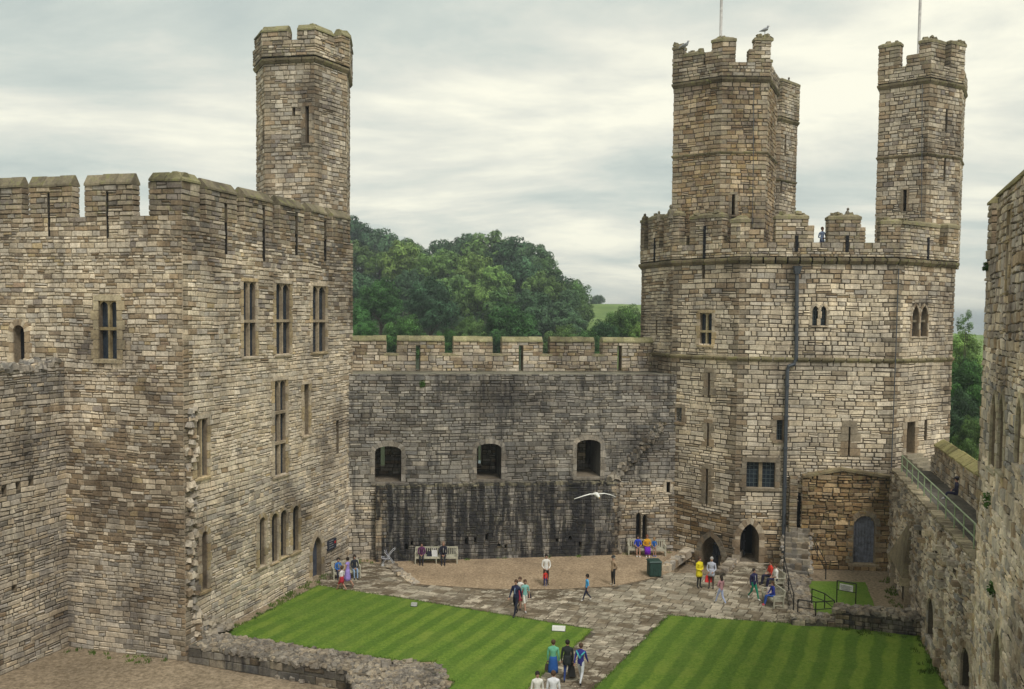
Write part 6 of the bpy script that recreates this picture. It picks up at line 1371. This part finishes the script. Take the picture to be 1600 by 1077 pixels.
def bag(p, c, lab, s_=.3, cat='bag', name='bag', rz=0):
    t = thing(name, p, lab, cat, rz); b = MB(); b.hexa([(-s_*.55, -s_*.25, 0), (s_*.55, -s_*.25, 0), (s_*.55, s_*.25, 0), (-s_*.55, s_*.25, 0), (-s_*.42, -s_*.1, s_), (s_*.42, -s_*.1, s_), (s_*.42, s_*.1, s_), (-s_*.42, s_*.1, s_)]); b.build('pouch', cmat(c), t, local=True)
    b = MB(); b.tube([(-s_*.25, 0, s_), (-s_*.2, 0, s_*1.35), (s_*.2, 0, s_*1.35), (s_*.25, 0, s_)], .015, 5); b.build('strap', cmat(c), t, local=True); return t
PZ = .03
def P_(px, py, *a, **k): p = G(px, py, PZ); return person((p.x, p.y, PZ), *a, **k)
NAVY = (.015, .02, .06); WHITE_ = (.72, .70, .66)
P_(806, 962, 1.80, R(-28), 'man in navy tracksuit with pale zip, striding along the paved path', 'walk', 'swing', NAVY, (.012, .014, .03), hair=HAIRB, stripe=(.3, .4, .6), bulk=1.12)
P_(812, 951, 1.62, R(-10), 'person in white top and pink skirt, half hidden behind the man in the navy tracksuit', 'walk', 'down', WHITE_, (.6, .05, .12), hair=HAIRB, skirt=((.62, .06, .13), .5))
P_(820, 955, 1.6, R(20), 'teenager in turquoise top and white shorts beside the man in the navy tracksuit', 'walk', 'down', (.22, .48, .45), (.7, .68, .62), shoes=(.5, .5, .5), hair=HAIRB, shorts=True, sleeve='short', phase=-1)
P_(853, 914, 1.72, R(5), 'woman in white jumper and dark trousers standing on the gravel edge', 'stand', 'hold', WHITE_, (.05, .04, .035), hair=HAIRD, bulk=1.05)
P_(852, 916, .88, R(8), 'small child in red top standing before the woman in the white jumper', 'stand', 'down', (.65, .04, .03), (.02, .03, .15), hair=HAIRD, shoes=(.2, .2, .35), headk=1.1)
P_(917, 939, 1.36, R(-75), 'boy in bright blue T-shirt walking alone across the paving', 'walk', 'down', (.08, .38, .72), (.015, .02, .05), shoes=WHITE_, hair=HAIRD, sleeve='short', headk=1.05)
P_(958, 915, 1.66, R(-60), 'older man in flat cap and beige waistcoat, hands behind his back', 'stand', 'back', (.36, .26, .17), (.02, .02, .02), shoes=(.4, .36, .3), hair=HAIRG, hat=(.06, .06, .06))
P_(864, 1063, 1.68, R(170), 'woman in green cardigan and blue skirt seen from behind on the path', 'walk', 'down', (.14, .42, .27), (.03, .05, .2), hair=HAIRB, skirt=((.02, .09, .32), .36, .23), bulk=1.15)
P_(886, 1064, 1.70, R(172), 'person in black jacket and blue leggings between the green cardigan and the white jeans', 'walk', 'down', (.02, .025, .025), (.02, .04, .15), hair=HAIRD, bulk=1.15, phase=-1, coat=((.02, .025, .025), .72, .2))
P_(907, 1068, 1.66, R(158), 'boy in white jeans and navy and turquoise jacket walking away', 'walk', 'swing', (.03, .03, .22), (.62, .64, .68), shoes=(.02, .02, .03), hair=HAIRB, bulk=1.12, backp=(.08, .42, .45))
P_(839, 1116, 1.62, R(10), 'black-haired person in white top, cut off by the bottom edge, left one', 'stand', 'down', WHITE_, (.1, .1, .12), hair=HAIRD, bulk=1.1)
P_(864, 1118, 1.70, R(175), 'brown-haired person in white shirt, cut off by the bottom edge, right one', 'stand', 'down', (.7, .7, .74), (.1, .1, .12), hair=HAIRB, bulk=1.2)
P_(1092, 919, 1.74, R(35), 'person in bright yellow raincoat near the left arched doorway', 'stand', 'fold', (.72, .60, .02), (.03, .03, .03), hair=HAIRB, coat=((.72, .60, .02), .66, .2), bulk=1.2)
P_(1111, 920, 1.76, R(-20), 'grey-haired man in pale jacket holding a red bag', 'stand', 'hold', (.42, .44, .52), (.08, .06, .05), hair=HAIRG, coat=((.42, .44, .52), .72, .19), bulk=1.12)
P_(1126, 944, 1.5, R(-150), 'girl in pink top and pale blue trousers near the right lawn', 'walk', 'fold', (.45, .24, .26), (.40, .46, .68), shoes=WHITE_, hair=HAIRD, hairlen=1)
P_(1177, 937, 1.66, R(25), 'person in navy jacket, grey jumper and green trousers walking', 'walk', 'down', (.02, .02, .07), (.01, .20, .12), shoes=WHITE_, hair=HAIRD, stripe=(.4, .4, .42), bulk=1.12)
# seated ones: placed on their benches
def SB(B, rz, off, y=-.20): v = Matrix.Rotation(rz, 3, 'Z') @ Vector((off, y, 0)); return (B.x+v.x, B.y+v.y, B.z)
person(SB(B1, R(3), -.88), 1.62, R(3), 'woman in dark purple top sitting at the left of the curtain wall bench', 'sit', 'lap', (.11, .03, .10), (.02, .02, .03), hair=HAIRD, lean=.1)
person(SB(B1, R(3), .42), 1.76, R(3), 'balding man in dark suit sitting in the middle of the curtain wall bench', 'sit', 'lap', (.02, .02, .035), (.015, .015, .025), hair=(.25, .17, .12), lean=.16, bulk=1.1, stripe=(.5, .5, .5))
person(SB(B2, R(-2), -.58), 1.62, R(-2), 'dark-haired person in blue T-shirt and shorts, left on the bench by the great tower', 'sit', 'lap', (.03, .07, .55), (.05, .06, .15), hair=HAIRD, shorts=True, sleeve='short', shoes=WHITE_, lean=.14)
person(SB(B2, R(-2), .0), 1.66, R(-2), 'woman in orange-yellow jumper and purple skirt, middle of the bench by the great tower', 'sit', 'fold', (.72, .36, .02), (.16, .02, .45), hair=(.2, .08, .04), hairlen=.6, skirt=((.16, .02, .45), .2), shoes=WHITE_, lean=.08, bulk=1.1)
person(SB(B2, R(-2), .45, -.14), 1.2, R(-2), 'child in blue top and shorts, right on the bench by the great tower', 'sit', 'lap', (.02, .14, .48), (.2, .2, .22), hair=FAIR, shorts=True, sleeve='short', shoes=(.05, .1, .5), lean=.1)
person(SB(B3, R(22), -.48), 1.4, R(22), 'child in blue and yellow jacket sitting on the bench by the pointed doorway', 'sit', 'lap', (.04, .16, .50), (.02, .02, .05), hair=HAIRD, stripe=(.6, .5, .05), lean=.1)
person(SB(B3, R(22), .45), 1.62, R(22), 'person in dark coat and pale trousers sitting on the bench by the pointed doorway', 'sit', 'lap', (.02, .025, .04), (.25, .35, .5), hair=HAIRD, hairlen=.7, lean=.05)
P_(534, 923, 1.30, R(-120), 'girl in white top and red skirt walking by the left bench', 'walk', 'down', (.7, .66, .68), (.5, .03, .05), hair=HAIRB, skirt=((.42, .03, .05), .62, .2), sleeve='short', shoes=(.4, .2, .15))
P_(543, 918, 1.66, R(-110), 'woman in violet dress carrying a child, walking by the left bench', 'walk', 'hold', (.32, .24, .62), (.32, .24, .62), hair=HAIRD, skirt=((.32, .24, .62), .42, .22), sleeve='none', shoes=(.3, .15, .12))
person(SB(B4, R(-83), .15), 1.55, R(-83), 'woman in blue top and jeans sitting on the nearer end-on bench', 'sit', 'lap', (.02, .03, .24), (.03, .09, .36), hair=HAIRB, hairlen=.8, shoes=(.6, .1, .12), lean=.06)
person(SB(B5, R(-83), .35), 1.72, R(-83), 'man in white shirt sitting on the farther end-on bench, nearer the camera', 'sit', 'lap', WHITE_, (.02, .02, .06), hair=HAIRB, sleeve='short', bulk=1.12)
person(SB(B5, R(-83), -.35), 1.72, R(-83), 'person in red shirt sitting on the farther end-on bench', 'sit', 'lap', (.6, .05, .03), (.02, .02, .05), hair=HAIRB, sleeve='short', bulk=1.1)
p = D(1285, 392, 54.2); person((p.x, 54.3, z1+.55), 1.70, R(5), 'person in pale blue looking over the battlements of the great tower', 'stand', 'fold', (.35, .45, .7), (.1, .1, .2), hair=HAIRB, group=None)
uP = WALL(1508, 800, O0, oe2)[0]; pp = O0+rcd*uP+rn_*.42; person((pp.x, pp.y, z_in+.03), 1.65, math.atan2(rn_.x, -rn_.y), 'dark-clothed person in hat crouching on the right wall walk', 'sit', 'fold', (.03, .03, .06), (.02, .02, .05), hair=HAIRD, hat=(.03, .03, .04), seat=.25, shoes=(.4, .4, .4), group=None)
vv = SB(B1, R(3), -.12); bag((vv[0], vv[1], .46), (.62, .62, .62), 'white carrier bag standing on the curtain wall bench', .36); vv = SB(B1, R(3), -.42); bag((vv[0], vv[1], .46), (.02, .02, .035), 'black bag on the curtain wall bench beside the woman in purple', .3)
p = G(1106, 919); bag((p.x, p.y-.12, .38), (.7, .04, .04), 'red bag held by the grey-haired man', .36); p = G(856, 1062); bag((p.x, p.y-.05, .42), (.05, .035, .03), 'dark handbag carried low by the woman in the green cardigan', .26)
p = G(893, 1060); bag((p.x, p.y-.05, .22), (.02, .02, .02), 'black coat carried over the arm of the person in the black jacket', .6, 'coat', 'carried_coat', R(90)); vv = SB(B4, R(-83), -.3); bag((vv[0], vv[1], .46), (.6, .5, .45), 'pale patterned bag on the nearer end-on bench', .36)
p = G(824, 951); bag((p.x+.1, p.y, .55), (.03, .03, .04), 'small black bag held by the teenager in turquoise', .2)

# ================================================================ AIR
hzb = MB(); hzb.box(-9200, 9200, -70, 16200, -14, 46); M_HAZE = bpy.data.materials.new('haze'); M_HAZE.use_nodes = True; ht = M_HAZE.node_tree; ht.nodes.clear()
ho = ht.nodes.new('ShaderNodeOutputMaterial'); hv = ht.nodes.new('ShaderNodeVolumePrincipled'); hv.inputs['Color'].default_value = (.80, .88, .95, 1); hv.inputs['Density'].default_value = .0005; hv.inputs['Anisotropy'].default_value = .2; ht.links.new(hv.outputs[0], ho.inputs['Volume'])
tag(hzb.build('haze', M_HAZE), kind='stuff')
